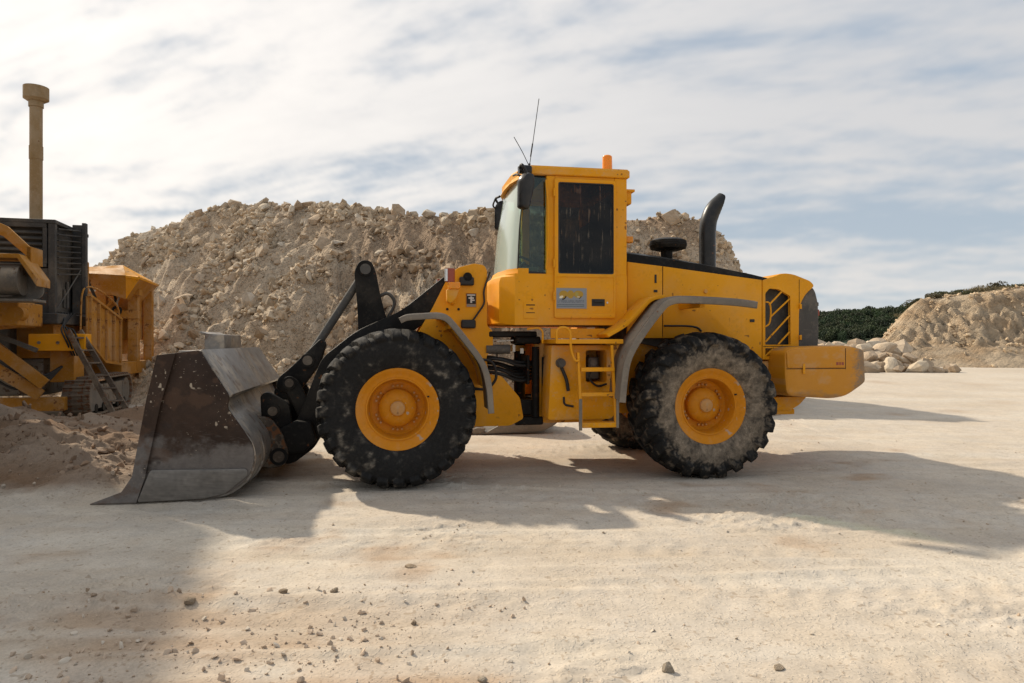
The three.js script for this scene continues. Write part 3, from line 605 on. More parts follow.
// --- axles and chassis
part('front_axle', [cyl([0, 0.787, -0.95], [0, 0.787, 0.95], 0.17, 0.17, 28), bx(-0.22, 0.22, 0.58, 1.0, -0.25, 0.25, 0.08)], M.yellowDirty, loader);
part('rear_axle', [cyl([3.39, 0.768, -0.95], [3.39, 0.768, 0.95], 0.17, 0.17, 28), bx(3.14, 3.58, 0.58, 1.0, -0.25, 0.25, 0.08)], M.yellowDirty, loader);
{
  // front frame: two tall side plates, cross members, hinge lugs
  const side = rounded([[-0.42, 0.62], [-0.42, 1.05], [0.20, 1.52], [0.40, 1.86], [0.60, 2.26], [0.70, 2.33], [0.88, 2.38], [1.0, 2.36], [1.03, 2.30], [1.03, 1.66], [1.10, 1.60], [1.10, 1.42], [1.02, 1.30], [1.05, 1.10], [1.20, 1.08], [1.42, 0.82], [1.46, 0.58], [1.30, 0.5], [0.75, 0.5], [0.2, 0.52]], 0.03, 3);
  const L = ext(side, 0.40, 0.45, { bevel: 0.006 });
  part('front_frame', [L, mirrorZ(L), bx(0.60, 1.0, 1.55, 1.62, -0.40, 0.40), bx(-0.38, 0.9, 0.60, 0.68, -0.40, 0.40), bx(0.85, 0.93, 0.7, 1.55, -0.40, 0.40), bx(-0.40, -0.34, 0.66, 1.05, -0.40, 0.40)], M.yellow, loader);
  part('hinge_lug', [ext(rounded([[0.9, -0.35], [1.45, -0.18], [1.62, 0], [1.45, 0.18], [0.9, 0.35]], 0.08, 4), -0.035, 0.035).rotateX(-Math.PI / 2).translate(0, 0.60, 0)], M.yellowDirty, loader);
  part('hinge_lug', [ext(rounded([[0.9, -0.35], [1.45, -0.18], [1.62, 0], [1.45, 0.18], [0.9, 0.35]], 0.08, 4), -0.035, 0.035).rotateX(-Math.PI / 2).translate(0, 1.40, 0)], M.yellowDirty, loader);
  part('hinge_pin', [cyl([1.5, 0.5, 0], [1.5, 1.5, 0], 0.07, 0.07, 24)], M.black, loader);
  // bolts, rubber stops and the flat decal on the tower
  part('frame_stop', [at(new RoundedBoxGeometry(0.17, 0.10, 0.05, 3, 0.022), 0.79, 2.17, 0.475)], M.hose, loader);
  part('frame_stop', [at(new RoundedBoxGeometry(0.17, 0.10, 0.05, 3, 0.022), 0.81, 1.68, 0.475)], M.hose, loader);
  part('frame_hose', [tube([[1.06, 2.28, 0.46], [0.99, 2.06, 0.475], [0.99, 1.92, 0.48], [0.93, 1.82, 0.48], [0.86, 1.72, 0.478]], 0.011, 24, 8)], M.hose, loader);
  part('frame_bolt', [cyl([0.57, 1.85, 0.45], [0.57, 1.85, 0.462], 0.016, 0.014, 8)], M.dark, loader);
  part('frame_bolt', [cyl([0.70, 1.85, 0.45], [0.70, 1.85, 0.462], 0.016, 0.014, 8)], M.dark, loader);
  const cv = document.createElement('canvas'); cv.width = 96; cv.height = 128; const c = cv.getContext('2d');
  c.fillStyle = '#c77d16'; c.fillRect(0, 0, 96, 128); c.fillStyle = '#1c1a18'; c.fillRect(6, 6, 84, 92); c.fillStyle = '#cfcac2'; c.fillRect(12, 12, 72, 12); c.fillRect(40, 30, 16, 58); c.fillRect(24, 38, 48, 14); c.fillRect(56, 58, 22, 12); c.fillStyle = '#8d857a'; c.fillRect(8, 100, 80, 22);
  const t = new THREE.CanvasTexture(cv); t.colorSpace = THREE.SRGBColorSpace;
  const dm = new THREE.Mesh(new THREE.PlaneGeometry(0.125, 0.165), std({ map: t, roughness: 0.7 })); dm.name = 'decal'; dm.position.set(0.845, 1.955, 0.4545); loader.add(dm);
}
{ // rear frame, belly, tanks and the ladder
  part('rear_frame', [ext(rounded([[1.56, 0.62], [1.60, 1.50], [4.6, 1.50], [4.95, 1.2], [4.95, 0.62], [2.6, 0.62], [2.4, 0.52], [1.7, 0.52]], 0.04, 3), 0.36, 0.42), mirrorZ(ext(rounded([[1.56, 0.62], [1.60, 1.50], [4.6, 1.50], [4.95, 1.2], [4.95, 0.62], [2.6, 0.62], [2.4, 0.52], [1.7, 0.52]], 0.04, 3), 0.36, 0.42)), bx(2.45, 4.9, 0.62, 0.70, -0.36, 0.36), bx(1.72, 1.80, 0.6, 1.5, -0.36, 0.36)], M.yellowDirty, loader);
  const tank = rounded([[1.66, 0.60, 0.03], [1.70, 1.44, 0.02], [2.50, 1.44, 0.02], [2.50, 0.98, 0.02], [2.42, 0.60, 0.06]], 0.03, 4);
  const TL = ext(tank, 0.45, 0.84, { bevel: 0.012, holes: [rounded([[2.10, 1.02], [2.34, 1.02], [2.34, 1.38], [2.10, 1.38]], 0.03, 3)] });
  part('fuel_tank', TL, M.yellowDirty, loader); part('hydraulic_tank', mirrorZ(TL), M.yellow, loader);
  part('battery_box', [bx(2.13, 2.31, 1.04, 1.30, 0.47, 0.66, 0.02)], M.grille, loader);
  part('filler_neck', [cyl([1.80, 1.24, 0.83], [1.80, 1.24, 0.90], 0.055, 0.05, 20), cyl([1.80, 1.24, 0.90], [1.80, 1.24, 0.925], 0.042, 0.042, 20)], M.grille, loader);
  part('filler_hose', [tube([[1.80, 1.20, 0.88], [1.86, 1.05, 0.885], [1.885, 0.93, 0.87]], 0.02, 14, 8), tube([[1.84, 0.86, 0.845], [1.85, 0.78, 0.85], [1.95, 0.75, 0.85]], 0.012, 14, 8)], M.hose, loader);
  part('valve_block', [bx(2.14, 2.24, 1.18, 1.30, 0.66, 0.80, 0.02), cyl([2.19, 1.24, 0.80], [2.19, 1.24, 0.83], 0.04)], M.grille, loader);
  part('valve_hose', [tube([[2.16, 1.18, 0.88], [2.12, 1.08, 0.885], [2.22, 0.98, 0.88], [2.33, 1.0, 0.87]], 0.012, 20, 8)], M.hose, loader);
  part('step_platform', [bx(1.68, 2.44, 1.455, 1.505, 0.46, 1.13, 0.008)], M.yellow, loader);
  part('platform_kick_plate', [bx(1.72, 2.36, 1.515, 1.63, 0.70, 0.72, 0.006)], M.yellow, loader);
  const lad = group('ladder', loader);
  part('rail', [beam([1.93, 1.36, 1.10], [1.955, 0.55, 1.14], 0.03, 0.045)], M.yellow, lad);
  part('rail', [beam([2.31, 1.44, 1.10], [2.35, 0.55, 1.14], 0.03, 0.045)], M.yellow, lad);
  for (const y of [1.175, 0.905]) part('step', [bx(1.955, 2.335, y - 0.022, y + 0.022, 1.0, 1.15, 0.008)], M.yellow, lad);
  part('step', [bx(1.965, 2.36, 0.545, 0.60, 1.0, 1.16, 0.008)], M.yellowDirty, lad);
  part('rail_guard', [bx(1.925, 1.96, 0.52, 0.86, 1.155, 1.17, 0.004)], M.fender, lad);
  part('rail_guard', [bx(2.345, 2.375, 0.54, 0.86, 1.155, 1.17, 0.004)], M.fender, lad);
  part('handrail', [tube([[1.69, 1.46, 1.12], [1.69, 1.585, 1.12], [1.72, 1.625, 1.12], [1.80, 1.625, 1.12], [1.835, 1.585, 1.12], [1.85, 1.38, 1.125], [1.90, 1.27, 1.13], [1.935, 1.28, 1.13]], 0.014, 48, 10)], M.yellow, loader);
  part('handrail', [tube([[1.45, 1.62, 0.70], [1.58, 1.63, 0.72], [1.62, 1.60, 0.72], [1.625, 1.46, 0.72]], 0.012, 28, 8)], M.yellow, loader);
  // centre hinge: hoses, steering rams, filters
  const hz = [0.34, 0.28, 0.2, 0.1, 0.0, 0.36, 0.3];
  hz.forEach((z, i) => part('hydraulic_hose', [tube([[0.95, 1.14 + i * 0.028, z], [1.2, 1.10 + i * 0.03 + (i % 2) * 0.02, z + 0.10], [1.42, 1.02 + i * 0.036, z + 0.06], [1.66, 1.06 + i * 0.03, z]], 0.019, 24, 8)], M.hose, loader));
  part('drooping_hose', [tube([[0.90, 1.28, 0.47], [1.08, 1.24, 0.52], [1.12, 1.06, 0.53], [1.02, 0.94, 0.5], [0.86, 0.94, 0.47]], 0.016, 30, 8)], M.hose, loader);
  part('hose_clamp', [bx(1.50, 1.53, 0.98, 1.32, 0.02, 0.46, 0.005)], M.black, loader);
  part('accumulator', [cyl([1.02, 1.39, 0.42], [1.30, 1.39, 0.42], 0.055, 0.055, 22)], M.grille, loader);
  part('valve_cover', [bx(1.05, 1.62, 1.53, 1.60, -0.2, 0.46, 0.02), bx(1.36, 1.66, 1.45, 1.54, 0.1, 0.5, 0.03)], M.black, loader);
  part('white_tag', [bx(1.14, 1.34, 1.50, 1.512, 0.30, 0.47, 0.003).rotateZ(0.06).translate(0.09, -0.09, 0)], M.whiteTag, loader);
  part('white_tag', [bx(1.33, 1.36, 1.36, 1.44, 0.45, 0.455, 0.002), bx(1.42, 1.46, 1.34, 1.40, 0.45, 0.455, 0.002)], M.whiteTag, loader);
  part('steering_ram', [cyl([0.95, 0.72, 0.30], [1.28, 0.74, 0.33], 0.028), cyl([1.28, 0.74, 0.33], [1.75, 0.76, 0.36], 0.048)], M.black, loader);
  part('steering_ram', [cyl([0.95, 0.72, -0.30], [1.28, 0.74, -0.33], 0.028), cyl([1.28, 0.74, -0.33], [1.75, 0.76, -0.36], 0.048)], M.black, loader);
  part('drive_shaft', [cyl([0.2, 0.74, 0], [3.2, 0.78, 0], 0.05, 0.05, 20)], M.black, loader);
  part('lock_bar', [cyl([1.60, 0.60, 0.46], [1.60, 1.42, 0.46], 0.045), cyl([1.69, 0.72, 0.47], [1.69, 1.30, 0.47], 0.018)], M.black, loader);
  part('guard_plate', [bx(1.36, 1.70, 0.50, 0.60, 0.2, 0.44, 0.02), bx(1.38, 1.62, 0.62, 0.80, 0.30, 0.44, 0.02)], M.black, loader);
  part('transmission', [bx(1.95, 2.9, 0.66, 1.35, -0.3, 0.3, 0.06)], M.black, loader);
}
M.pin = paint([0.075, 0.055, 0.04], 0.25, { seed: 34, rough: 0.8, chips: 0.6 });
{ // lift arms, tilt lever and links
  const boss = (x, y, z, r) => part('pin_boss', [cyl([x, y, z - 0.03], [x, y, z], r, r * 0.97, 28)], M.black, loader);
  boss(-1.005, 1.262, 0.122, 0.082); boss(-1.185, 1.015, 0.292, 0.075); boss(-1.325, 0.725, 0.52, 0.08); boss(-0.355, 2.325, 0.125, 0.085); boss(-1.25, 0.245, 0.612, 0.095);
  const arm = rounded([[0.92, 2.24, 0.1], [0.78, 2.34, 0.12], [0.60, 2.28, 0.06], [0.05, 1.83, 0.1], [-0.45, 1.60, 0.12], [-0.82, 1.30, 0.1], [-1.02, 0.78, 0.06], [-1.14, 0.48, 0.05], [-1.36, 0.34, 0.1], [-1.36, 0.16, 0.1], [-1.14, 0.12, 0.08], [-0.90, 0.30, 0.06], [-0.72, 0.62, 0.1], [-0.50, 1.10, 0.15], [-0.10, 1.42, 0.15], [0.50, 1.80, 0.1], [0.86, 2.08, 0.08]], 0.08, 5);
  for (const z of [0.30, -0.42]) part('lift_arm', [ext(arm, z, z + 0.12, { bevel: 0.012 })], M.black, loader);
  part('cross_tube', [cyl([-0.40, 1.42, -0.36], [-0.40, 1.42, 0.36], 0.13, 0.13, 28)], M.black, loader);
  part('arm_pin', [cyl([0.80, 2.22, -0.5], [0.80, 2.22, 0.5], 0.05)], M.black, loader);
  part('lower_block', [ext(rounded([[-1.30, 0.42], [-1.28, 0.52], [-1.08, 0.62], [-0.92, 0.60], [-0.86, 0.40], [-0.98, 0.28], [-1.16, 0.26]], 0.04, 3), 0.425, 0.56, { bevel: 0.015 })], M.black, loader);
  // tilt lever standing on the cross tube
  const lev = rounded([[-0.485, 2.30, 0.10], [-0.42, 2.43, 0.09], [-0.29, 2.43, 0.09], [-0.235, 2.30, 0.08], [-0.17, 1.95, 0.2], [-0.05, 1.55, 0.05], [-0.22, 1.28, 0.1], [-0.44, 1.30, 0.1], [-0.44, 1.80, 0.2]], 0.06, 6);
  part('tilt_lever', [ext(lev, 0.055, 0.115, { bevel: 0.01 }), ext(lev, -0.115, -0.055, { bevel: 0.01 })], M.black, loader);
  part('lever_pin', [cyl([-0.355, 2.325, -0.14], [-0.355, 2.325, 0.135], 0.062, 0.062, 28)], M.grille, loader);
  part('lever_hose', [tube([[-0.10, 1.75, 0.0], [-0.02, 1.95, 0.02], [-0.10, 2.05, 0.03], [-0.22, 2.0, 0.03]], 0.02, 20, 8)], M.grille, loader);
  part('tilt_ram', [cyl([-0.12, 1.62, 0], [0.72, 1.95, 0], 0.075, 0.075, 24), cyl([-0.30, 1.55, 0], [-0.12, 1.62, 0], 0.04)], M.black, loader);
  // tilt link: round bar, forged lower end with two bosses
  part('tilt_link', [cyl([-0.355, 2.325, 0], [-0.98, 1.33, 0], 0.045, 0.05, 22)], M.grille, loader);
  part('link_end', [ext(rounded([[-0.86, 1.52], [-0.80, 1.46], [-0.87, 1.22], [-1.10, 0.90], [-1.24, 0.86], [-1.36, 0.94], [-1.34, 1.06], [-1.18, 1.20], [-1.04, 1.34]], 0.06, 4), -0.06, 0.10, { bevel: 0.014 })], M.black, loader);
  part('link_pin', [cyl([-1.005, 1.262, -0.09], [-1.005, 1.262, 0.135], 0.055, 0.055, 24)], M.pin, loader);
  // guide link and carrier plates behind the bucket
  for (const z of [0.20, -0.28]) part('guide_link', [ext(rounded([[-1.27, 1.03, 0.08], [-1.20, 1.10, 0.08], [-1.09, 1.04, 0.08], [-0.95, 0.74, 0.1], [-0.92, 0.52, 0.06], [-1.04, 0.46, 0.06], [-1.10, 0.66, 0.1]], 0.06, 5), z, z + 0.075, { bevel: 0.012 })], M.black, loader);
  part('link_pin', [cyl([-1.185, 1.015, -0.3], [-1.185, 1.015, 0.30], 0.048, 0.048, 24)], M.pin, loader);
  for (const z of [0.42, -0.50]) part('carrier_plate', [ext(rounded([[-1.46, 0.90], [-1.38, 0.94], [-1.16, 0.80], [-1.12, 0.52], [-1.20, 0.40], [-1.36, 0.36], [-1.44, 0.52]], 0.05, 4), z, z + 0.08, { bevel: 0.012 })], M.black, loader);
  part('carrier_pin', [cyl([-1.325, 0.725, -0.54], [-1.325, 0.725, 0.54], 0.05, 0.05, 24)], M.pin, loader);
  part('lower_pin', [cyl([-1.25, 0.245, -0.60], [-1.25, 0.245, 0.62], 0.06, 0.06, 28)], M.pin, loader);
}
M.earCoat = paint([0.05, 0.036, 0.026], 0.30, { seed: 33, rough: 0.9, chips: 0.6 });
{ // bucket
  const bucket = group('bucket', loader);
  const sideTex = (w, h, x0, y0, fn) => { const t = tex(1024, (u, v) => fn(x0 + u * w, y0 + v * h, u, v), { repeat: [1 / w, 1 / h], offset: [-x0 / w, -y0 / h] }); t.wrapS = t.wrapT = THREE.ClampToEdgeWrapping; return t; };
  const worn = new THREE.MeshPhysicalMaterial({ specularIntensity: 0.5, roughness: 0.75, metalness: 0.12, roughnessMap: roughTex, bumpMap: grain, bumpScale: 0.003, map: sideTex(1.6, 1.5, -2.85, -0.05, (x, y, u, v) => {
    // old dark paint worn to grey steel low down where it drags through stone
    const n = tf(u, v, 6, 6, 71, 0.62), f = tf(u, v, 40, 4, 75, 0.65), edge = y + 0.55 * (n - 0.5) + 0.1 * (x + 1.9);
    let c = mix3([0.022, 0.013, 0.009], [0.060, 0.034, 0.021], tf(u, v, 4, 4, 79));
    c = mix3(c, [0.155, 0.135, 0.12], sstep(0.62, 0.42, edge)); c = c.map(q => q * (0.75 + 0.5 * f));
    c = mix3(c, [0.11, 0.06, 0.035], sstep(0.56, 0.70, tf(u, v, 9, 5, 83)) * 0.5);
    c = mix3(c, [0.03, 0.02, 0.016], sstep(0.62, 0.72, tf(u, v, 5, 5, 87)) * 0.7);
    const chip = spec(u, v, 37, 0.80, 91) + spec(u, v, 90, 0.80, 95) * 0.8; c = mix3(c, [0.42, 0.34, 0.25], clamp(chip) * sstep(0.42, 0.62, tf(u, v, 5, 3, 93)));
    const scr = sstep(0.60, 0.80, 0.6 * tn(u * 0.35 + v * 0.9, v, 160, 99) + 0.4 * tf(u, v, 6, 3, 98)); return mix3(c, [0.20, 0.175, 0.15], scr * 0.35 * sstep(0.9, 0.3, y));
  }) });
  const scraped = std({ roughness: 0.5, metalness: 0.45, roughnessMap: roughTex, bumpMap: grain, bumpScale: 0.002, map: tex(1024, (u, v) => {
    const n = tf(u, v, 6, 6, 101, 0.6), line = tf(u, v * 0.999, 4, 1, 3) * 0 + tn(u, v, 128, 103) * 0.4 + tn(u + 0.15 * v, v, 32, 105) * 0.6;
    let c = mix3([0.19, 0.175, 0.16], [0.30, 0.275, 0.245], n); c = c.map(q => q * (0.78 + 0.45 * line)); c = mix3(c, DUST, sstep(0.5, 0.75, tf(u, v, 9, 5, 107, 0.65)) * 0.55);
    return mix3(c, [0.12, 0.07, 0.04], sstep(0.62, 0.72, tf(u, v, 14, 4, 109)) * 0.6);
  }, { repeat: 0.6 }) });
  const polished = std({ roughness: 0.55, metalness: 0.4, roughnessMap: roughTex, map: tex(512, (u, v) => { const n = tf(u, v, 7, 5, 151, 0.6), l = tn(u * 0.2 + v, v, 90, 153) * 0.5 + tn(u, v, 40, 155) * 0.5; return mix3([0.13, 0.118, 0.105], [0.24, 0.22, 0.195], n).map(q => q * (0.75 + 0.5 * l)); }, { repeat: 0.9 }) });
  const back = smoothPath([[-1.66, 0.93], [-1.60, 0.80], [-1.47, 0.66], [-1.365, 0.50], [-1.345, 0.34], [-1.42, 0.16], [-1.60, 0.04], [-1.80, 0.025]], 22).map(p => [p[0], p[1]]);
  part('shell', [ribbon([...back, [-2.30, 0.022]], 0.026, -1.452, 1.452)], scraped, bucket);
  part('top_plate', [ext([[-1.835, 1.39], [-1.81, 1.405], [-1.535, 0.985], [-1.56, 0.955], [-1.66, 0.915], [-1.68, 0.935], [-1.585, 0.975]], -1.452, 1.452, { bevel: 0.004 })], scraped, bucket);
  part('top_lip', [bx(-2.02, -1.80, 1.355, 1.395, -1.452, 1.452, 0.01)], scraped, bucket);
  const plate = rounded([[-2.16, 1.36, 0.02], [-1.83, 1.40, 0.02], [-1.56, 0.96, 0.04], [-1.585, 0.86, 0.05], [-1.46, 0.68, 0.1], [-1.352, 0.50, 0.08], [-1.34, 0.35, 0.08], [-1.40, 0.18, 0.08], [-1.58, 0.045, 0.1], [-1.80, 0.012, 0.05], [-2.42, 0.004, 0.01], [-2.34, 0.30, 0.02]], 0.03, 4);
  for (const s of [1, -1]) {
    const g = ext(plate, 1.455, 1.482, { bevel: 0.004 }); part('side_plate', s > 0 ? g : mirrorZ(g), worn, bucket);
    const band = ext(rounded([[-2.245, 0.30], [-1.40, 0.285], [-1.395, 0.22], [-1.60, 0.055], [-1.80, 0.018], [-2.36, 0.008]], 0.03, 3), 1.483, 1.505, { bevel: 0.005 }); part('wear_plate', s > 0 ? band : mirrorZ(band), polished, bucket);
    // side cutter: thick bevelled strip up the front edge
    const cut = loft([[[-2.76, -0.004, 1.47], [-2.36, -0.004, 1.50], [-2.36, 0.012, 1.512], [-2.76, 0.006, 1.475]], [[-2.50, 0.10, 1.462], [-2.33, 0.10, 1.498], [-2.33, 0.102, 1.512], [-2.50, 0.10, 1.474]], [[-2.41, 0.24, 1.458], [-2.295, 0.22, 1.498], [-2.29, 0.225, 1.512], [-2.41, 0.24, 1.474]], [[-2.29, 0.94, 1.455], [-2.16, 0.90, 1.496], [-2.155, 0.90, 1.512], [-2.29, 0.94, 1.470]], [[-2.20, 1.352, 1.455], [-2.03, 1.372, 1.496], [-2.025, 1.372, 1.512], [-2.20, 1.352, 1.470]]]);
    part('side_cutter', s > 0 ? cut : mirrorZ(cut), worn, bucket);
  }
  part('cutting_edge', [ext([[-2.80, -0.012], [-2.30, 0.002], [-2.28, 0.034], [-2.55, 0.03]], -1.47, 1.47, { bevel: 0.002 })], scraped, bucket);
  part('spill_guard', [ext(rounded([[-2.10, 1.575], [-2.085, 1.59], [-2.02, 1.565], [-1.84, 1.555], [-1.83, 1.36], [-1.86, 1.36], [-1.875, 1.525], [-2.03, 1.54]], 0.01, 2), -0.42, 0.42, { bevel: 0.003 }), bx(-2.04, -1.84, 1.36, 1.55, 0.415, 0.435, 0.004), bx(-2.04, -1.84, 1.36, 1.55, -0.435, -0.415, 0.004)], scraped, bucket);
  for (const z of [0.53, -0.60]) part('hinge_ear', [ext(rounded([[-1.56, 0.70], [-1.34, 0.66], [-1.22, 0.50], [-1.15, 0.28], [-1.19, 0.14], [-1.34, 0.12], [-1.48, 0.16]], 0.06, 4), z, z + 0.07, { bevel: 0.01 })], M.earCoat, bucket);
  for (const z of [0.95, -1.0, 0.0]) part('wear_strip', [ribbon(back.slice(8).map(p => [p[0] + 0.012, p[1] - 0.016]), 0.02, z, z + 0.10)], scraped, bucket);
}
{ // cab
  const cab = group('cab', loader);
  const ringAt = (y, f, w = 0.74) => { const h = [[2.62, w], [1.66, w], [1.30 + f * 0.02, w], [1.155 + f, 0.55], [1.10 + f, 0.2]]; return [...h, ...h.slice().reverse().map(([x, z]) => [x, -z])].map(([x, z]) => [x, y, z]); };
  part('lower_body', [loft([ringAt(1.667, 0.02), ringAt(1.69, 0), ringAt(2.16, 0), ringAt(2.215, 0.02), ringAt(2.245, 0.06)], true, true, true, 0.35)], M.yellow, cab);
  // sill under the windscreen
  const sr = (y, f) => { const h = [[1.46, 0.735], [1.335 + f * 0.1, 0.735], [1.215 + f * 0.6, 0.55], [1.165 + f * 0.6, 0.18]]; return [...h, ...h.slice().reverse().map(([x, z]) => [x, -z])].map(([x, z]) => [x, y, z]); };
  part('windscreen_sill', [loft([sr(2.235, 0), sr(2.305, 0.05)])], M.yellow, cab);
  part('lower_hatch', [bx(1.40, 1.56, 1.74, 1.93, 0.7405, 0.7455, 0.002)], M.yellow, cab);
  part('hatch_slot', [bx(1.43, 1.53, 1.885, 1.897, 0.7458, 0.748, 0.001), bx(1.43, 1.53, 1.80, 1.808, 0.7458, 0.748, 0.001)], M.dark, cab);
  const P4 = (x0, x1, y0, y1, z0, z1) => part('pillar', [bx(x0, x1, y0, y1, z0, z1, 0.012)], M.yellow, cab);
  for (const s of [1, -1]) {
    P4(1.665, 1.765, 2.24, 3.36, s > 0 ? 0.66 : -0.74, s > 0 ? 0.74 : -0.66);
    P4(2.47, 2.62, 2.24, 3.36, s > 0 ? 0.60 : -0.74, s > 0 ? 0.74 : -0.60);
    part('door_header', [bx(1.765, 2.47, 3.30, 3.36, s > 0 ? 0.68 : -0.735, s > 0 ? 0.735 : -0.68, 0.006)], M.yellow, cab);
  }
  part('front_header', [bx(1.44, 1.66, 3.335, 3.38, -0.70, 0.70, 0.01)], M.dark, cab);
  // door on the left side
  const door = group('door', loader);
  const outer = rounded([[1.752, 1.745], [1.752, 3.325], [2.475, 3.325], [2.475, 1.745]], 0.03, 4), hole = rounded([[1.797, 2.25], [2.452, 2.25], [2.452, 3.285], [1.797, 3.285]], 0.025, 4);
  const low = rounded([[1.775, 1.80], [2.452, 1.80], [2.452, 2.21], [1.775, 2.21]], 0.02, 3);
  part('door_frame', [ext(outer, 0.742, 0.768, { bevel: 0.005, holes: [hole, low] })], M.yellow, door);
  part('door_panel', [bx(1.77, 2.457, 1.795, 2.215, 0.742, 0.760, 0.004)], M.yellow, door);
  part('door_window', [new THREE.PlaneGeometry(0.66, 1.04).translate(2.1245, 2.767, 0.752)], M.glassDark, door);
  const seal = ext(hole.map(([x, y]) => [x, y]), 0.755, 0.764, { bevel: 0, holes: [rounded([[1.81, 2.263], [2.44, 2.263], [2.44, 3.272], [1.81, 3.272]], 0.02, 4)] }); part('window_seal', seal, M.hose, door);
  part('handle_plate', [bx(2.19, 2.345, 1.885, 1.965, 0.7605, 0.766, 0.02)], M.hose, door);
  part('door_handle', [bx(2.215, 2.325, 1.925, 1.95, 0.766, 0.782, 0.006)], M.hose, door);
  part('door_lock', [cyl([2.375, 1.925, 0.76], [2.375, 1.925, 0.768], 0.010)], M.bright, door);
  for (const y of [1.95, 2.32, 3.12]) part('hinge', [cyl([1.748, y, 0.772], [1.748, y + 0.09, 0.772], 0.014, 0.014, 12)], M.yellow, door);
  { // painted firm plate: two yellow machine pictures above two lines of worn lettering
    const cv = document.createElement('canvas'); cv.width = 320; cv.height = 200; const c = cv.getContext('2d'), r = rng(5);
    c.fillStyle = '#93928d'; c.fillRect(0, 0, 320, 200); c.fillStyle = '#8a8f95'; c.fillRect(8, 8, 304, 184);
    c.fillStyle = '#b08d35'; c.beginPath(); c.ellipse(85, 62, 45, 38, 0, 0, 6.3); c.fill(); c.beginPath(); c.ellipse(155, 62, 34, 40, 0, 0, 6.3); c.fill(); c.beginPath(); c.ellipse(235, 60, 50, 36, 0, 0, 6.3); c.fill();
    c.fillStyle = '#a89a52'; c.fillRect(205, 40, 30, 40); c.fillStyle = '#e6dcbc'; c.beginPath(); c.ellipse(62, 88, 22, 12, -0.4, 0, 6.3); c.fill();
    c.strokeStyle = '#2e2413'; c.lineWidth = 12; c.beginPath(); c.arc(72, 74, 36, 0.1, 1.6); c.stroke(); c.lineWidth = 7; c.beginPath(); c.arc(235, 74, 28, 0.1, 1.4); c.stroke();
    c.fillStyle = '#d9d4c4'; c.fillRect(222, 82, 26, 8);
    c.fillStyle = '#5c6570'; for (let i = 0; i < 15; i++) { const x = 26 + i * 18; c.fillRect(x, 116, 4, 26); c.fillRect(x, r() < 0.5 ? 116 : 138, 12, 5); if (r() < 0.6) c.fillRect(x + 9, 118, 4, 23); }
    c.fillStyle = '#5f6a72'; c.fillRect(20, 158, 272, 24); c.fillStyle = '#9ea2a3'; for (let i = 0; i < 24; i++) c.fillRect(26 + i * 11, 165 + (i % 3), 7, 9);
    const t = new THREE.CanvasTexture(cv); t.colorSpace = THREE.SRGBColorSpace;
    const m = new THREE.Mesh(new THREE.BoxGeometry(0.37, 0.232, 0.004), [M.steel, M.steel, M.steel, M.steel, std({ map: t, roughness: 0.75 }), M.steel]); m.name = 'name_plate'; m.position.set(1.945, 1.97, 0.7645); m.castShadow = true; door.add(m);
  }
  // right hand door glass, rear glass
  part('right_window', [new THREE.PlaneGeometry(0.70, 1.05).translate(2.12, 2.775, -0.718)], M.glassDark, cab);
  part('rear_window', [bx(2.59, 2.60, 2.35, 3.30, -0.60, 0.60, 0.002)], M.glassDark, cab);
  part('rear_wall', [bx(2.585, 2.615, 2.24, 2.36, -0.60, 0.60, 0.004), bx(2.585, 2.615, 3.29, 3.36, -0.60, 0.60, 0.004)], M.yellow, cab);
  // front glass: bent windscreen and the two quarter panes
  const wb = [[1.335, 0.71], [1.285, 0.63], [1.25, 0.48], [1.225, 0.25], [1.22, 0]], wt = [[1.43, 0.71], [1.405, 0.63], [1.385, 0.48], [1.37, 0.25], [1.365, 0]];
  const full = a => [...a, ...a.slice(0, -1).reverse().map(([x, z]) => [x, -z])];
  const arc = (a, y) => full(a).map(([x, z]) => [x, y, z]), mid = wb.map(([x, z], i) => [lerp(x, wt[i][0], 0.5) - 0.02, z]);
  const ws = loft([arc(wb, 2.302), arc(mid, 2.83), arc(wt, 3.345)], false, false, false, 1.2); part('windscreen', ws, M.dustyGlass, cab);
  for (const s of [1, -1]) {
    const q = ext([[1.345, 2.305], [1.415, 2.262], [1.665, 2.250], [1.665, 3.335], [1.436, 3.335]], 0.712, 0.718, { bevel: 0 }); part('quarter_window', s > 0 ? q : mirrorZ(q), M.glass, cab);
    const seal2 = tube([[1.338, 2.30, 0.722], [1.364, 2.82, 0.722], [1.432, 3.33, 0.722]], 0.008, 12, 6); part('glass_joint', s > 0 ? seal2 : mirrorZ(seal2), M.hose, cab);
    const edge = ribbon([[1.335, 2.315], [1.41, 2.262], [1.66, 2.250]], 0.03, 0.719, 0.727, 0.002); part('glass_border', s > 0 ? edge : mirrorZ(edge), M.hose, cab);
  }
  part('grab_bar', [tube([[1.66, 2.30, 0.76], [1.672, 2.6, 0.80], [1.668, 3.0, 0.80], [1.655, 3.30, 0.76]], 0.011, 24, 8)], M.yellow, cab);
  // roof with a drooping visor
  const roofR = (y, i) => { const h = [[2.645 - i, 0.76 - i], [1.47 + i, 0.76 - i], [1.40 + i, 0.62 - i], [1.33 + i, 0.3]]; return [...h, ...h.slice().reverse().map(([x, z]) => [x, -z])].map(([x, z]) => [x, y, z]); };
  part('roof', [loft([roofR(3.362, 0.012), roofR(3.372, 0), roofR(3.44, 0.0), roofR(3.466, 0.02), roofR(3.476, 0.07)], true, true, true, 0.4)], M.roof, cab);
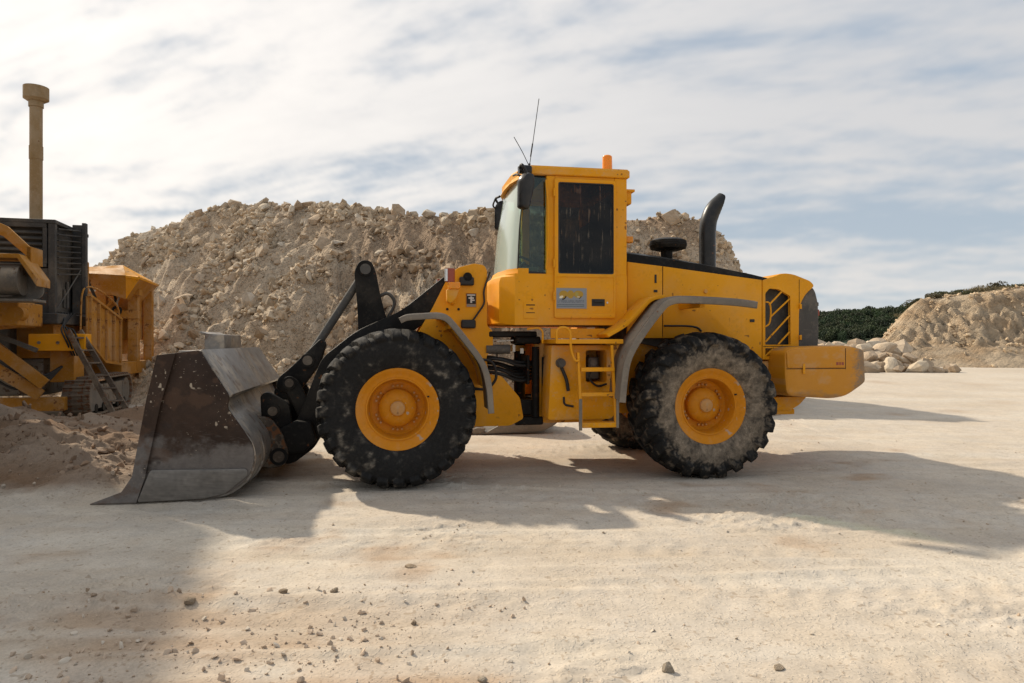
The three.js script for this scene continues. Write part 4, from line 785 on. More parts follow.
  part('visor', [loft([[[1.42, 3.42, 0.66], [1.36, 3.42, 0.34], [1.34, 3.42, 0], [1.36, 3.42, -0.34], [1.42, 3.42, -0.66], [1.46, 3.42, 0]], [[1.40, 3.345, 0.67], [1.315, 3.335, 0.34], [1.30, 3.33, 0], [1.315, 3.335, -0.34], [1.40, 3.345, -0.67], [1.345, 3.34, 0]]], true, true, true, 0.4)], M.roof, cab);
  part('beacon', [cyl([2.445, 3.48, 0.55], [2.445, 3.65, 0.55], 0.060, 0.057, 28), at(new THREE.SphereGeometry(0.057, 24, 10, 0, 6.3, 0, 1.57).scale(1, 0.5, 1), 2.445, 3.65, 0.55)], M.amber, loader);
  part('beacon_base', [cyl([2.445, 3.462, 0.55], [2.445, 3.485, 0.55], 0.068, 0.062, 28)], M.hose, loader);
  part('work_lamp', [bx(2.64, 2.74, 3.10, 3.26, 0.42, 0.58, 0.02), bx(2.64, 2.77, 3.245, 3.275, 0.40, 0.60, 0.006), bx(2.60, 2.66, 3.15, 3.2, 0.46, 0.54)], M.roof, loader);
  part('marker_lamp', [bx(2.70, 2.79, 2.66, 2.74, 0.40, 0.50, 0.015)], M.amber, loader);
  // mirrors on arms either side of the roof front
  for (const s of [1, -1]) {
    const mir = group('mirror', loader);
    const zc = s > 0 ? 0.98 : -0.86;
    const sh = rounded([[-0.075, -0.20, 0.06], [-0.09, 0.10, 0.05], [-0.03, 0.17, 0.05], [0.055, 0.17, 0.05], [0.07, 0.05, 0.05], [0.02, -0.20, 0.06]], 0.05, 6);
    const g = ext(sh, -0.055, 0.055, { bevel: 0.035 }); g.scale(1.15, 1.1, 1.15); g.rotateY(0.5 * s); g.rotateZ(-0.06);
    part('mirror_shell', at(g, s > 0 ? 1.385 : 1.425, s > 0 ? 3.13 : 3.20, zc), M.blackGloss, mir);
    part('mirror_arm', [tube([[1.36, 3.40, s * 0.66], [1.34, 3.40, zc], [1.38, 3.33, zc], [1.40, 3.27, zc]].map(p => p), 0.016, 20, 8), tube([[1.30, 3.36, s * 0.66], [1.30, 3.30, zc - s * 0.04], [1.36, 3.26, zc]].map(p => p), 0.012, 20, 8)], M.hose, mir);
  }
  part('front_work_lamp', [bx(1.36, 1.48, 3.34, 3.44, 0.765, 0.86, 0.03), cyl([1.36, 3.39, 0.81], [1.33, 3.385, 0.81], 0.045, 0.04)], M.blackGloss, loader);
  part('antenna', [cyl([1.49, 3.46, 0.60], [1.50, 3.52, 0.60], 0.016, 0.012, 10), tube([[1.50, 3.50, 0.6], [1.535, 3.74, 0.6], [1.61, 4.27, 0.6]], 0.0045, 16, 6), cyl([1.512, 3.60, 0.6], [1.535, 3.75, 0.6], 0.008, 0.008, 8)], M.hose, loader);
  part('antenna', [tube([[1.49, 3.50, 0.6], [1.42, 3.64, 0.6], [1.318, 3.814, 0.6]], 0.0042, 16, 6)], M.hose, loader);
  // inside: seat, steering column, headlining
  part('seat', [bx(1.95, 2.40, 2.16, 2.30, -0.26, 0.26, 0.05), bx(2.32, 2.46, 2.26, 2.95, -0.25, 0.25, 0.05)], M.dark, cab);
  part('steering_wheel', [new THREE.TorusGeometry(0.19, 0.016, 8, 28).rotateX(1.15).rotateY(-1.57).translate(1.58, 2.46, 0), cyl([1.36, 2.24, 0], [1.57, 2.45, 0], 0.03)], M.hose, cab);
  part('console', [bx(1.42, 1.62, 2.24, 2.34, 0.30, 0.55, 0.03), bx(1.25, 1.42, 2.24, 2.36, -0.5, 0.5, 0.05)], M.grille, cab);
  part('inner_pillar', [bx(1.56, 1.62, 2.24, 3.34, -0.70, -0.64, 0.01)], M.grille, cab);
}
{ // engine hood
  const hw = 0.645;
  const p1 = [[2.66, 1.52], [2.66, 2.413], [3.094, 2.370], [3.094, 1.52]], p2 = [[3.104, 1.52], [3.104, 2.369], [4.375, 2.228], [4.375, 1.24], [4.15, 1.24], [3.98, 1.52]];
  for (const s of [1, -1]) {
    const a = ext(p1, 0.60, hw, { bevel: 0.005 }), b = ext(p2, 0.60, hw, { bevel: 0.005 });
    part('hood_panel', s > 0 ? a : mirrorZ(a), M.yellow, loader); part('hood_panel', s > 0 ? b : mirrorZ(b), M.yellow, loader);
  }
  part('engine_block', [ext([[2.68, 1.50], [2.68, 2.40], [4.40, 2.215], [4.88, 2.20], [4.88, 1.30], [4.2, 1.20]], -0.50, 0.50)], M.grille, loader);
  // dark top cover, crowned
  const crown = (x, y, w) => [[0.635, y - 0.003], [0.62, y + w * 0.85], [0.52, y + w * 1.15], [0.25, y + w * 1.3], [0, y + w * 1.35]].flatMap(([z, yy]) => [[x, yy, z]]).concat([[0.25, y + w * 1.3], [0.52, y + w * 1.15], [0.62, y + w * 0.85], [0.635, y - 0.003]].map(([z, yy]) => [x, yy, -z]));
  part('hood_top', [loft([crown(2.66, 2.417, 0.115), crown(3.1, 2.374, 0.112), crown(3.7, 2.307, 0.095), crown(4.25, 2.247, 0.060), crown(4.58, 2.212, 0.020)], true, true, true, 0.5)], M.black, loader);
  part('hood_seal', [bx(3.0955, 3.1025, 1.54, 2.36, 0.60, 0.636, 0.001)], M.dark, loader);
  part('hood_latch', [bx(2.995, 3.02, 2.17, 2.27, 0.6455, 0.652, 0.008)], M.hose, loader);
  part('hood_latch', [bx(2.985, 3.03, 2.06, 2.09, 0.6455, 0.653, 0.005)], M.hose, loader);
  part('hood_knob', [cyl([3.64, 2.08, 0.645], [3.64, 2.08, 0.662], 0.026, 0.022)], M.roof, loader);
  part('hood_catch', [bx(4.215, 4.275, 1.715, 1.75, 0.6455, 0.656, 0.005)], M.hose, loader);
  part('hood_lip', [tube([[3.11, 1.665, 0.66], [3.45, 1.66, 0.66], [3.54, 1.64, 0.66], [3.58, 1.60, 0.66]], 0.012, 20, 6)], M.hose, loader);
  part('fuel_bracket', [bx(4.24, 4.28, 1.36, 1.40, 0.6455, 0.66, 0.004)], M.roof, loader);
  // rear cowl with a slanted bar grille
  const cowl = rounded([[4.385, 1.26, 0], [4.385, 2.225, 0.01], [4.50, 2.262, 0.05], [4.66, 2.318, 0.06], [4.80, 2.305, 0.05], [5.03, 2.225, 0.05], [5.085, 2.165, 0.04], [4.955, 2.06, 0.12], [4.875, 1.90, 0.1], [4.87, 1.26, 0]], 0.03, 5);
  const upHole = rounded([[4.415, 1.435], [4.415, 2.07], [4.475, 2.135], [4.60, 2.125], [4.76, 2.04], [4.765, 1.435]], 0.02, 3), loHole = rounded([[4.415, 1.295], [4.415, 1.405], [4.765, 1.405], [4.70, 1.295]], 0.015, 3);
  for (const s of [1, -1]) { const g = ext(cowl, 0.60, hw, { bevel: 0.006, holes: [upHole, loHole] }); part('rear_cowl', s > 0 ? g : mirrorZ(g), M.yellow, loader); }
  part('cowl_top', [ext(rounded([[4.385, 2.16], [4.385, 2.225], [4.50, 2.262], [4.66, 2.318], [4.80, 2.305], [5.03, 2.225], [5.085, 2.165], [5.04, 2.13], [4.9, 2.18], [4.66, 2.25]], 0.03, 4), -0.599, 0.599, { bevel: 0.005 })], M.yellow, loader);
  part('cowl_seam', [bx(4.872, 4.878, 1.95, 2.24, 0.6455, 0.648, 0.001)], M.dark, loader);
  part('cowl_seam', [bx(4.39, 4.868, 1.417, 1.424, 0.6455, 0.648, 0.001)], M.dark, loader);
  const bar = (x0, y0, x1, y1) => part('grille_bar', [beam([x0, y0, 0.632], [x1, y1, 0.632], 0.018, 0.020)], M.yellow, loader);
  bar(4.475, 1.925, 4.66, 2.105); bar(4.49, 1.775, 4.755, 2.005); bar(4.43, 1.475, 4.755, 1.80); bar(4.60, 1.445, 4.755, 1.60); bar(4.425, 1.30, 4.54, 1.40); bar(4.56, 1.30, 4.69, 1.40);
  part('grille_handle', [tube([[4.425, 1.96, 0.64], [4.468, 1.95, 0.655], [4.468, 1.70, 0.655], [4.425, 1.66, 0.64]], 0.010, 20, 6)], M.yellow, loader);
  part('rear_grille', [ext(rounded([[4.88, 1.36], [4.88, 1.90], [4.96, 2.05], [5.08, 2.155], [5.12, 2.09], [5.155, 1.95], [5.165, 1.60], [5.15, 1.36]], 0.03, 4), -0.62, 0.615, { bevel: 0.012 })], M.grille, loader);
  part('tail_lamp', [bx(5.155, 5.20, 1.80, 1.88, 0.40, 0.58, 0.01)], M.redPlastic, loader);
  part('tail_lamp', [bx(5.155, 5.19, 1.92, 1.97, 0.36, 0.58, 0.01)], M.grille, loader);
  part('cowl_hinge', [bx(4.874, 4.90, 1.88, 1.94, 0.6455, 0.665, 0.004)], M.yellow, loader); part('cowl_hinge', [bx(4.874, 4.90, 1.50, 1.56, 0.6455, 0.665, 0.004)], M.yellow, loader);
  // exhaust stack bent to the rear with a slashed mouth
  const ex = new THREE.TubeGeometry(new THREE.CatmullRomCurve3([V(3.935, 2.30, 0.1), V(3.935, 2.60, 0.1), V(3.937, 2.90, 0.1), V(3.962, 3.06, 0.1), V(4.03, 3.19, 0.1), V(4.16, 3.31, 0.1)]), 40, 0.105, 28, false);
  { const p = ex.attributes.position; for (let i = 0; i < p.count; i++) { const y = p.getY(i), lim = 4.045 + clamp((y - 2.98) * 0.26, 0, 0.085); if (p.getX(i) > lim && y > 2.97) p.setX(i, lim); } ex.computeVertexNormals(); }
  part('exhaust_stack', [ex], M.blackGloss, loader);
  part('exhaust_clamp', [cyl([3.935, 2.36, 0.1], [3.935, 2.42, 0.1], 0.118, 0.118, 28)], M.black, loader);
  part('air_intake', [lathe([[0.0, 0.02], [0.22, 0.02], [0.235, 0.05], [0.225, 0.095], [0.16, 0.115], [0, 0.12]], 40).rotateX(-Math.PI / 2).scale(1, 1.35, 1).translate(3.40, 2.625, 0.1), lathe([[0.235, 0.055], [0.21, 0.0], [0.14, -0.03], [0.0, -0.035]], 40).rotateX(-Math.PI / 2).translate(3.40, 2.66, 0.1), cyl([3.38, 2.40, 0.1], [3.38, 2.66, 0.1], 0.075, 0.075, 24)], M.black, loader);
  part('far_tank', [bx(2.66, 3.0, 2.44, 2.56, -0.45, 0.2, 0.04)], M.roof, loader);
}
{ // counterweight
  const cwTex = (() => { const x0 = 4.4, w = 1.2, y0 = 0.7, h = 0.8; const t = tex(1024, (u, v) => {
    const x = x0 + u * w, y = y0 + v * h, n = tf(u, v, 6, 6, 131, 0.62), f = tf(u, v, 60, 3, 135, 0.7);
    let c = mix3([0.66, 0.275, 0.008], [0.56, 0.225, 0.01], n); c = mix3(c, DUST, sstep(0.5, 0.8, tf(u, v, 8, 6, 137, 0.65)) * 0.22);
    // caked quarry dust scraped over the rear corner and the lower lip
    const caked = sstep(0.0, 0.16, (x - 5.36) + 0.30 * (n - 0.5) + 0.12 * (f - 0.5)), low = sstep(0.0, 0.12, (0.93 - y) + 0.30 * (tf(u, v, 7, 5, 139) - 0.5) - 0.02) * 0.6;
    return mix3(c, [0.23, 0.165, 0.105], clamp(caked * 0.95 + low) * (0.7 + 0.4 * f));
  }, { repeat: [1 / w, 1 / h], offset: [-x0 / w, -y0 / h] }); t.wrapS = t.wrapT = THREE.ClampToEdgeWrapping; return t; })();
  const mat = std({ map: cwTex, roughness: 0.75, roughnessMap: roughTex, bumpMap: grain, bumpScale: 0.0012 });
  part('counterweight', [ext(rounded([[4.50, 0.84, 0.08], [4.475, 1.10, 0.02], [4.475, 1.36, 0.05], [4.58, 1.415, 0.06], [5.30, 1.435, 0.08], [5.53, 1.385, 0.05], [5.55, 1.0, 0.05], [5.50, 0.955, 0.05], [5.30, 0.83, 0.08], [5.1, 0.80, 0.1]], 0.04, 5), -0.97, 0.97, { bevel: 0.035 })], mat, loader);
  part('counterweight_lid', [ext(rounded([[4.505, 1.17], [4.495, 1.35], [4.58, 1.385], [5.255, 1.40], [5.262, 1.17]], 0.02, 3), 0.945, 0.981, { bevel: 0.008 })], mat, loader);
  part('counterweight_lid_seam', [bx(4.50, 5.27, 1.155, 1.163, 0.962, 0.9725, 0.001), bx(5.267, 5.274, 1.15, 1.40, 0.962, 0.9725, 0.001)], M.dark, loader);
  part('lid_latch', [bx(4.70, 4.73, 1.10, 1.22, 0.982, 0.990, 0.004)], M.roof, loader);
  part('lid_mark', [bx(5.14, 5.17, 1.20, 1.235, 0.9812, 0.9822, 0.0003), bx(5.18, 5.20, 1.20, 1.235, 0.9812, 0.9822, 0.0003), bx(5.21, 5.24, 1.20, 1.235, 0.9812, 0.9822, 0.0003)], M.redPlastic, loader);
  part('tow_bracket', [ext(rounded([[4.35, 0.66], [4.35, 1.24], [4.52, 1.24], [4.52, 0.80], [5.0, 0.80], [4.9, 0.70], [4.75, 0.62], [4.5, 0.60]], 0.03, 3), -0.62, 0.62, { bevel: 0.01 }), bx(4.45, 4.83, 0.585, 0.65, -0.5, 0.62, 0.01)], M.yellowDirty, loader);
}
{ // fenders
  const rf = smoothPath([[2.345, 0.86], [2.36, 1.02], [2.40, 1.28], [2.46, 1.42], [2.60, 1.63], [2.76, 1.83], [2.84, 1.915], [2.94, 1.955], [3.10, 1.962], [3.45, 1.952], [3.70, 1.938], [3.91, 1.915]], 40).map(p => [p[0], p[1]]);
  const ff = smoothPath([[0.03, 1.715], [0.09, 1.742], [0.25, 1.757], [0.42, 1.762], [0.50, 1.735], [0.58, 1.655], [0.72, 1.48], [0.84, 1.32], [0.90, 1.20], [0.935, 1.05], [0.96, 0.76]], 36).map(p => [p[0], p[1]]);
  for (const s of [1, -1]) {
    const a = ribbon(rf, 0.03, 0.95, 1.30), lip = ribbon(rf.map(([x, y], i) => [x + 0.012, y - 0.032]), 0.075, 1.28, 1.335, 0.012), inner = ribbon(smoothPath([[2.28, 1.53], [2.50, 1.66], [2.70, 1.86], [2.80, 1.94], [2.95, 1.97]], 16).map(p => [p[0] - 0.01, p[1] + 0.012]), 0.04, 0.70, 1.10);
    const F = group('rear_fender', loader); const mz = g => s > 0 ? g : mirrorZ(g);
    part('mudguard', mz(a), M.fender, F); part('rubber_lip', mz(lip), M.fender, F); part('fender_stay', mz(inner), M.yellow, F);
    part('fender_bracket', mz(bx(3.30, 3.36, 1.86, 1.94, 0.64, 1.2, 0.004)), M.yellow, F);
    const b = ribbon(ff, 0.028, 0.80, 1.27), lip2 = ribbon(ff.map(([x, y]) => [x - 0.008, y - 0.024]), 0.062, 1.25, 1.30, 0.012);
    const G = group('front_fender', loader);
    part('mudguard', mz(b), M.fender, G); part('rubber_lip', mz(lip2), M.fender, G);
    part('fender_bracket', mz(beam([0.55, 1.62, 0.44], [0.56, 1.64, 1.0], 0.06, 0.05)), M.yellow, G);
    part('inner_liner', mz(ribbon(ff.slice(12, 34).map(([x, y]) => [x - 0.01, y - 0.02]), 0.02, 0.46, 0.80)), M.yellowDirty, G);
    // head lamp cluster on the front frame
    const H = group('head_lamp', loader); const zc = 0.66;
    part('lamp_post', mz(bx(0.60, 0.65, 1.90, 2.12, 0.46, 0.62, 0.01)), M.yellow, H);
    part('lamp_body', mz(cyl([0.585, 2.14, zc], [0.585, 2.29, zc], 0.052, 0.052, 22)), M.redPlastic, H);
    part('lamp_lens', mz(cyl([0.548, 2.15, zc + 0.01], [0.548, 2.285, zc + 0.01], 0.030, 0.030, 16)), M.lens, H);
    part('turn_signal', mz(bx(0.56, 0.69, 2.06, 2.135, zc - 0.06, zc + 0.09, 0.01)), M.amber, H);
    part('lamp_bracket', mz(ext(rounded([[0.54, 2.06], [0.68, 2.06], [0.64, 1.95], [0.58, 1.90], [0.545, 1.93]], 0.02, 3), zc - 0.05, zc + 0.07)), M.roof, H);
  }
}

// ---------------------------------------------------------------- tracked crusher on the left (local: x to its right side, z towards the near end)
const crusher = thing('tracked_crusher', 'dirty yellow tracked rock crusher with grey louvred engine housing and tall exhaust', 'crusher', [-8.3, 0.02, -13], 0.2618);
M.rust = paint([0.105, 0.078, 0.058], 0.32, { seed: 18, rough: 0.9, chips: 0.6 });
{
  const hs = group('engine_housing', crusher);
  part('housing_core', [bx(-3.0, -0.26, 1.90, 3.62, -1.28, 0.30, 0.01)], M.louvre, hs);
  part('housing_top', [bx(-3.05, -0.18, 3.62, 3.69, -1.32, 0.48, 0.01)], M.louvre, hs);
  part('housing_base', [bx(-3.05, -0.12, 1.78, 1.98, -1.36, 0.54, 0.02)], M.louvre, hs);
  part('corner_post', [bx(-0.30, -0.19, 1.98, 3.62, 0.36, 0.47, 0.008)], M.louvre, hs); part('corner_post', [bx(-0.30, -0.19, 1.98, 3.62, -1.30, -1.20, 0.008)], M.louvre, hs);
  part('front_panel', [bx(-3.0, -0.31, 1.98, 2.80, 0.385, 0.44, 0.008)], M.louvre, hs);
  part('louvre_frame', [bx(-3.0, -0.33, 3.54, 3.62, 0.40, 0.475), bx(-3.0, -0.33, 2.82, 2.88, 0.40, 0.475), bx(-0.39, -0.32, 2.88, 3.54, 0.40, 0.475)], M.louvre, hs);
  for (let k = 0; k < 6; k++) { const y = 2.93 + k * 0.105; part('louvre', [beam([-3.0, y, 0.43], [-0.40, y, 0.43], 0.075, 0.028).translate(0, -y, -0.43).rotateX(0.75).translate(0, y, 0.43)], M.louvre, hs); }
  for (let k = 0; k < 9; k++) { const y = 2.74 + k * 0.10; part('louvre', [beam([-0.215, y, -1.2], [-0.215, y, -0.55], 0.075, 0.026).translate(0.215, -y, 0).rotateZ(-0.75).translate(-0.215, y, 0)], M.louvre, hs); }
  part('side_panel', [bx(-0.25, -0.20, 1.98, 2.70, -1.2, -0.55, 0.006)], M.louvre, hs);
  // housing door swung open, louvres seen edge on
  const dr = group('open_door', crusher);
  part('door_frame', [bx(-0.19, 0.0, 2.0, 3.74, -0.46, -0.40, 0.008), bx(-0.02, 0.05, 2.0, 3.78, -0.50, -0.38, 0.008)], M.louvre, dr);
  for (let k = 0; k < 9; k++) { const y = 2.74 + k * 0.105; part('louvre', [beam([-0.20, y - 0.04, 0.34], [-0.05, y + 0.03, -0.36], 0.07, 0.022)], M.louvre, dr); }
  part('door_stay', [cyl([-0.20, 2.05, 0.36], [-0.03, 2.85, -0.36], 0.012)], M.grille, dr);
  part('radiator', [bx(-0.40, -0.24, 2.0, 3.5, -0.36, 0.32, 0.02)], M.grille, hs);
  part('oil_pipe', [cyl([-0.21, 2.1, -0.2], [-0.21, 2.6, -0.2], 0.03), cyl([-0.21, 2.1, -0.05], [-0.21, 2.45, -0.05], 0.02)], M.grille, hs);
  part('exhaust_pipe', [cyl([-0.77, 3.6, -0.3], [-0.77, 6.08, -0.3], 0.108, 0.108, 28), cyl([-0.77, 4.95, -0.3], [-0.77, 5.20, -0.3], 0.117, 0.117, 28), cyl([-0.77, 5.95, -0.3], [-0.77, 6.08, -0.3], 0.125, 0.125, 28)], M.pipe, crusher);
  part('exhaust_cap', [cyl([-0.77, 6.06, -0.3], [-0.77, 6.10, -0.3], 0.15, 0.21, 30), cyl([-0.77, 6.10, -0.3], [-0.77, 6.33, -0.3], 0.212, 0.212, 36)], M.pipe, crusher);
  // chassis beams
  part('main_beam', [bx(-0.95, -0.30, 1.15, 1.80, -4.8, 0.2, 0.02)], M.ochre, crusher);
  part('cross_beam', [bx(-0.57, 0.34, 1.29, 1.60, 0.25, 0.60, 0.015)], M.yellow, crusher);
  part('lower_beam', [bx(-3.2, 0.01, 0.20, 0.45, 0.45, 0.62, 0.015)], M.ochre, crusher);
  part('outrigger', [bx(-0.35, 0.05, 0.70, 1.30, -0.3, 0.25, 0.02)], M.ochre, crusher);
  part('pump_block', [bx(-1.0, -0.45, 1.70, 2.15, 0.55, 1.2, 0.04)], M.ochre, crusher);
  for (const [a, b] of [[[-1.1, 1.50, 0.95], [-0.2, 0.70, 0.9]], [[-1.3, 1.22, 0.85], [-0.3, 0.50, 0.8]]]) part('brace', [beam(a, b, 0.07, 0.20)], M.ochre, crusher);
  part('brace', [beam([-1.2, 1.72, 1.05], [-0.28, 1.30, 1.0], 0.05, 0.08)], M.grille, crusher);
  for (let i = 0; i < 4; i++) part('hose', [tube([[-1.1, 1.1 - i * 0.09, 0.7], [-0.7, 0.92 - i * 0.1, 0.76], [-0.3, 0.85 - i * 0.05, 0.7], [-0.1, 1.0, 0.4]], 0.022, 18, 7)], M.hose, crusher);
  part('engine_bay', [bx(-3.0, -0.9, 0.9, 2.0, -0.4, 0.5, 0.03)], M.louvre, crusher);
  part('underbelly', [bx(-2.4, -0.5, 0.45, 1.15, -3, 0.1, 0.04)], M.steel, crusher);
  for (let i = 0; i < 5; i++) part('cable', [tube([[-0.17 + i * 0.02, 2.0, 0.2 - i * 0.1], [-0.10, 1.85 - i * 0.03, 0.3], [-0.05 + i * 0.05, 1.66, 0.58], [0.05 + i * 0.06, 1.45 - i * 0.05, 0.63], [0.1 + i * 0.04, 1.2, 0.5]], 0.014, 22, 6)], M.hose, crusher);
  part('catwalk_rail', [tube([[-0.02, 1.62, -0.3], [0.02, 2.45, -0.32], [0.05, 2.55, -0.6], [0.08, 2.2, -2.4], [0.08, 1.95, -2.5]], 0.018, 30, 6)], M.ochre, crusher);
  for (const [x, y, z] of [[0.20, 1.44, 0.612], [-0.10, 1.44, 0.612], [-0.40, 1.44, 0.612]]) part('beam_bolt', [cyl([x, y, z - 0.02], [x, y, z + 0.006], 0.03, 0.028, 8)], M.steel, crusher);
  // track: one shoe after another round the frame
  const tr = group('track', crusher);
  const zl0 = -2.42, zl1 = 0.42, r0 = 0.34, yc = 0.40, straight = zl1 - zl0 - 2 * r0, per = 2 * straight + 2 * Math.PI * r0, n = 44;
  const shoe = merged([bx(-0.23, 0.23, -0.016, 0.016, -0.074, 0.074, 0.006), bx(-0.23, 0.23, 0.012, 0.05, -0.014, 0.014, 0.004)]);
  for (let k = 0; k < n; k++) {
    let s = k / n * per, y, z, a;
    if (s < straight) { z = zl0 + r0 + s; y = yc + r0; a = 0; } else if (s < straight + Math.PI * r0) { const t = (s - straight) / r0; z = zl1 - r0 + Math.sin(t) * r0; y = yc + Math.cos(t) * r0; a = t; } else if (s < 2 * straight + Math.PI * r0) { z = zl1 - r0 - (s - straight - Math.PI * r0); y = yc - r0; a = Math.PI; } else { const t = Math.PI + (s - 2 * straight - Math.PI * r0) / r0; z = zl0 + r0 + Math.sin(t) * r0; y = yc + Math.cos(t) * r0; a = t; }
    const m = new THREE.Mesh(shoe, M.rust); m.name = 'track_shoe'; m.position.set(0.13, y, z); m.rotation.x = a; m.castShadow = m.receiveShadow = true; tr.add(m);
  }
  part('track_frame', [ext(rounded([[zl0 + 0.15, 0.16], [zl0 + 0.15, 0.62], [zl1 - 0.15, 0.62], [zl1 - 0.15, 0.16]], 0.16, 6), -0.18, 0.17).rotateY(-Math.PI / 2).translate(0.13, 0, 0)], M.steel, tr);
  for (let k = 0; k < 5; k++) part('roller', [cyl([-0.08, 0.17, zl0 + 0.5 + k * 0.46], [0.33, 0.17, zl0 + 0.5 + k * 0.46], 0.09, 0.09, 18)], M.black, tr);
  part('sprocket', [cyl([-0.05, yc, zl1 - r0], [0.32, yc, zl1 - r0], 0.27, 0.27, 22)], M.steel, tr);
  part('idler', [cyl([-0.05, yc, zl0 + r0], [0.32, yc, zl0 + r0], 0.27, 0.27, 22)], M.steel, tr);
  // ribbed side skirt of the feed chute
  const sk = group('ribbed_skirt', crusher);
  const skirt = ext([[0.34, 2.35], [2.46, 1.94], [2.46, 0.95], [1.26, 1.05], [0.34, 1.47]].map(([z, y]) => [z, y]), 0, 0.04); skirt.rotateY(Math.PI / 2); part('skirt_panel', at(skirt, 0.06, 0, 0), M.ochre, sk);
  for (const [z, y0, y1] of [[-0.42, 1.44, 2.33], [-0.92, 1.21, 2.23], [-1.42, 1.04, 2.13], [-1.92, 1.0, 2.03], [-2.42, 0.96, 1.94]]) part('rib', [bx(0.10, 0.15, y0, y1, z - 0.03, z + 0.03, 0.004)], M.ochre, sk);
  part('rim_bar', [beam([0.125, 2.37, -0.32], [0.125, 1.96, -2.48], 0.06, 0.05)], M.ochre, sk); part('rim_bar', [beam([0.125, 1.04, -1.26], [0.125, 0.94, -2.48], 0.06, 0.05)], M.ochre, sk); part('rim_bar', [beam([0.125, 1.46, -0.32], [0.125, 1.04, -1.28], 0.06, 0.05)], M.ochre, sk);
  // hopper with flared folded sides at the far end
  const hp = group('hopper', crusher), Q = (a, b, c, d, t = 0.05) => { const ring = [a, b, c, d], nrm = V(...b).sub(V(...a)).cross(V(...d).sub(V(...a))).normalize().multiplyScalar(t); return loft([ring, ring.map(p => [p[0] + nrm.x, p[1] + nrm.y, p[2] + nrm.z])], true, true, true, 0.3); };
  const fold = (...pts) => { const c = pts.reduce((a, p) => a.map((v, k) => v + p[k] / pts.length), [0, 0, 0]); const nrm = V(...pts[1]).sub(V(...pts[0])).cross(V(...pts[2]).sub(V(...pts[0]))).normalize().multiplyScalar(-0.05); return loft([pts, pts.map(p => [p[0] + nrm.x, p[1] + nrm.y, p[2] + nrm.z])], true, true, true, 0.3); };
  part('flare_panel', [fold([-1.05, 2.80, -3.4], [-0.02, 2.47, -3.4], [0.02, 3.02, -3.22], [-1.05, 3.06, -3.22])], M.ochre, hp);
  part('flare_panel', [fold([-0.02, 2.47, -3.4], [-0.02, 2.47, -4.9], [0.34, 2.95, -5.0], [0.34, 2.98, -3.2])], M.ochre, hp);
  part('flare_panel', [fold([-0.02, 2.47, -3.4], [0.34, 2.98, -3.2], [0.02, 3.02, -3.22])], M.yellow, hp);
  part('flare_lip', [fold([-1.05, 3.06, -3.22], [0.02, 3.02, -3.22], [-0.22, 3.33, -3.9], [-1.05, 3.26, -3.9])], M.ochre, hp);
  part('flare_lip', [fold([0.02, 3.02, -3.22], [0.34, 2.98, -3.2], [0.34, 2.95, -5.0], [-0.22, 3.33, -3.9])], M.yellowDirty, hp);
  part('chute_wall', [bx(-2.0, -0.02, 1.5, 2.7, -5.0, -4.1, 0.02)], M.ochre, hp);
  part('hopper_leg', [bx(-0.10, 0.12, 0.75, 2.75, -4.06, -3.84, 0.01)], M.ochre, hp); part('hopper_leg', [bx(-0.74, -0.54, 0.75, 2.75, -3.92, -3.72, 0.01)], M.ochre, hp); part('hopper_leg', [bx(0.02, 0.22, 0.70, 2.8, -5.0, -4.8, 0.01)], M.ochre, hp);
  part('hopper_beam', [bx(-0.75, 0.14, 2.02, 2.22, -4.0, -3.8, 0.01)], M.ochre, hp); part('hopper_beam', [bx(-0.75, 0.20, 2.58, 2.74, -3.98, -3.7, 0.01)], M.ochre, hp); part('hopper_base', [bx(-1.2, 0.10, 0.68, 0.98, -5.0, -2.6, 0.02)], M.ochre, hp);
  part('bracing', [beam([-0.62, 2.2, -3.7], [-0.10, 2.72, -3.75], 0.05, 0.06)], M.ochre, hp);
  part('tensioner', [cyl([-0.34, 2.70, -3.62], [-0.28, 2.30, -3.62], 0.03), new THREE.TorusGeometry(0.09, 0.03, 8, 20).translate(-0.28, 2.20, -3.62), new THREE.TorusGeometry(0.05, 0.022, 8, 18).translate(-0.34, 2.72, -3.62)], M.black, hp);
  part('chain', [tube([[-0.24, 2.74, -3.58], [-0.20, 2.56, -3.58], [-0.26, 2.38, -3.58], [-0.24, 2.26, -3.58]], 0.022, 16, 6)], M.steel, hp);
  part('hose', [tube([[-0.95, 2.9, -2.6], [-0.75, 3.2, -2.9], [-0.80, 2.9, -3.3], [-0.7, 2.5, -3.5]], 0.035, 20, 7)], M.hose, hp);
  part('vent_hood', [bx(-1.3, -0.70, 2.5, 3.30, -3.1, -1.6, 0.04)], M.ochre, hp);
  // conveyor head with its drum
  const cv = group('conveyor_head', crusher);
  part('drum', [cyl([-1.6, 2.45, 2.05], [-0.10, 2.45, 2.05], 0.25, 0.25, 30)], M.steel, cv);
  const cs = ext(rounded([[-1.6, 2.84], [-0.09, 2.85], [0.16, 2.47], [0.16, 2.34], [-0.11, 2.78], [-1.6, 2.78]], 0.01, 2), 1.7, 2.25); part('hood_plate', [cs], M.ochre, cv);
  part('cheek_plate', [ext(rounded([[-0.14, 2.76, 0.02], [0.13, 2.38, 0.02], [0.13, 2.22, 0.1], [0.0, 2.12, 0.1], [-1.6, 2.12, 0.02], [-1.6, 2.17, 0.02], [-0.3, 2.19, 0.1], [-0.09, 2.44, 0.2]], 0.03, 4), 1.86, 1.90)], M.steel, cv);
  part('drip_pan', [bx(-1.6, 0.10, 2.10, 2.14, 1.7, 2.2, 0.006)], M.steel, cv);
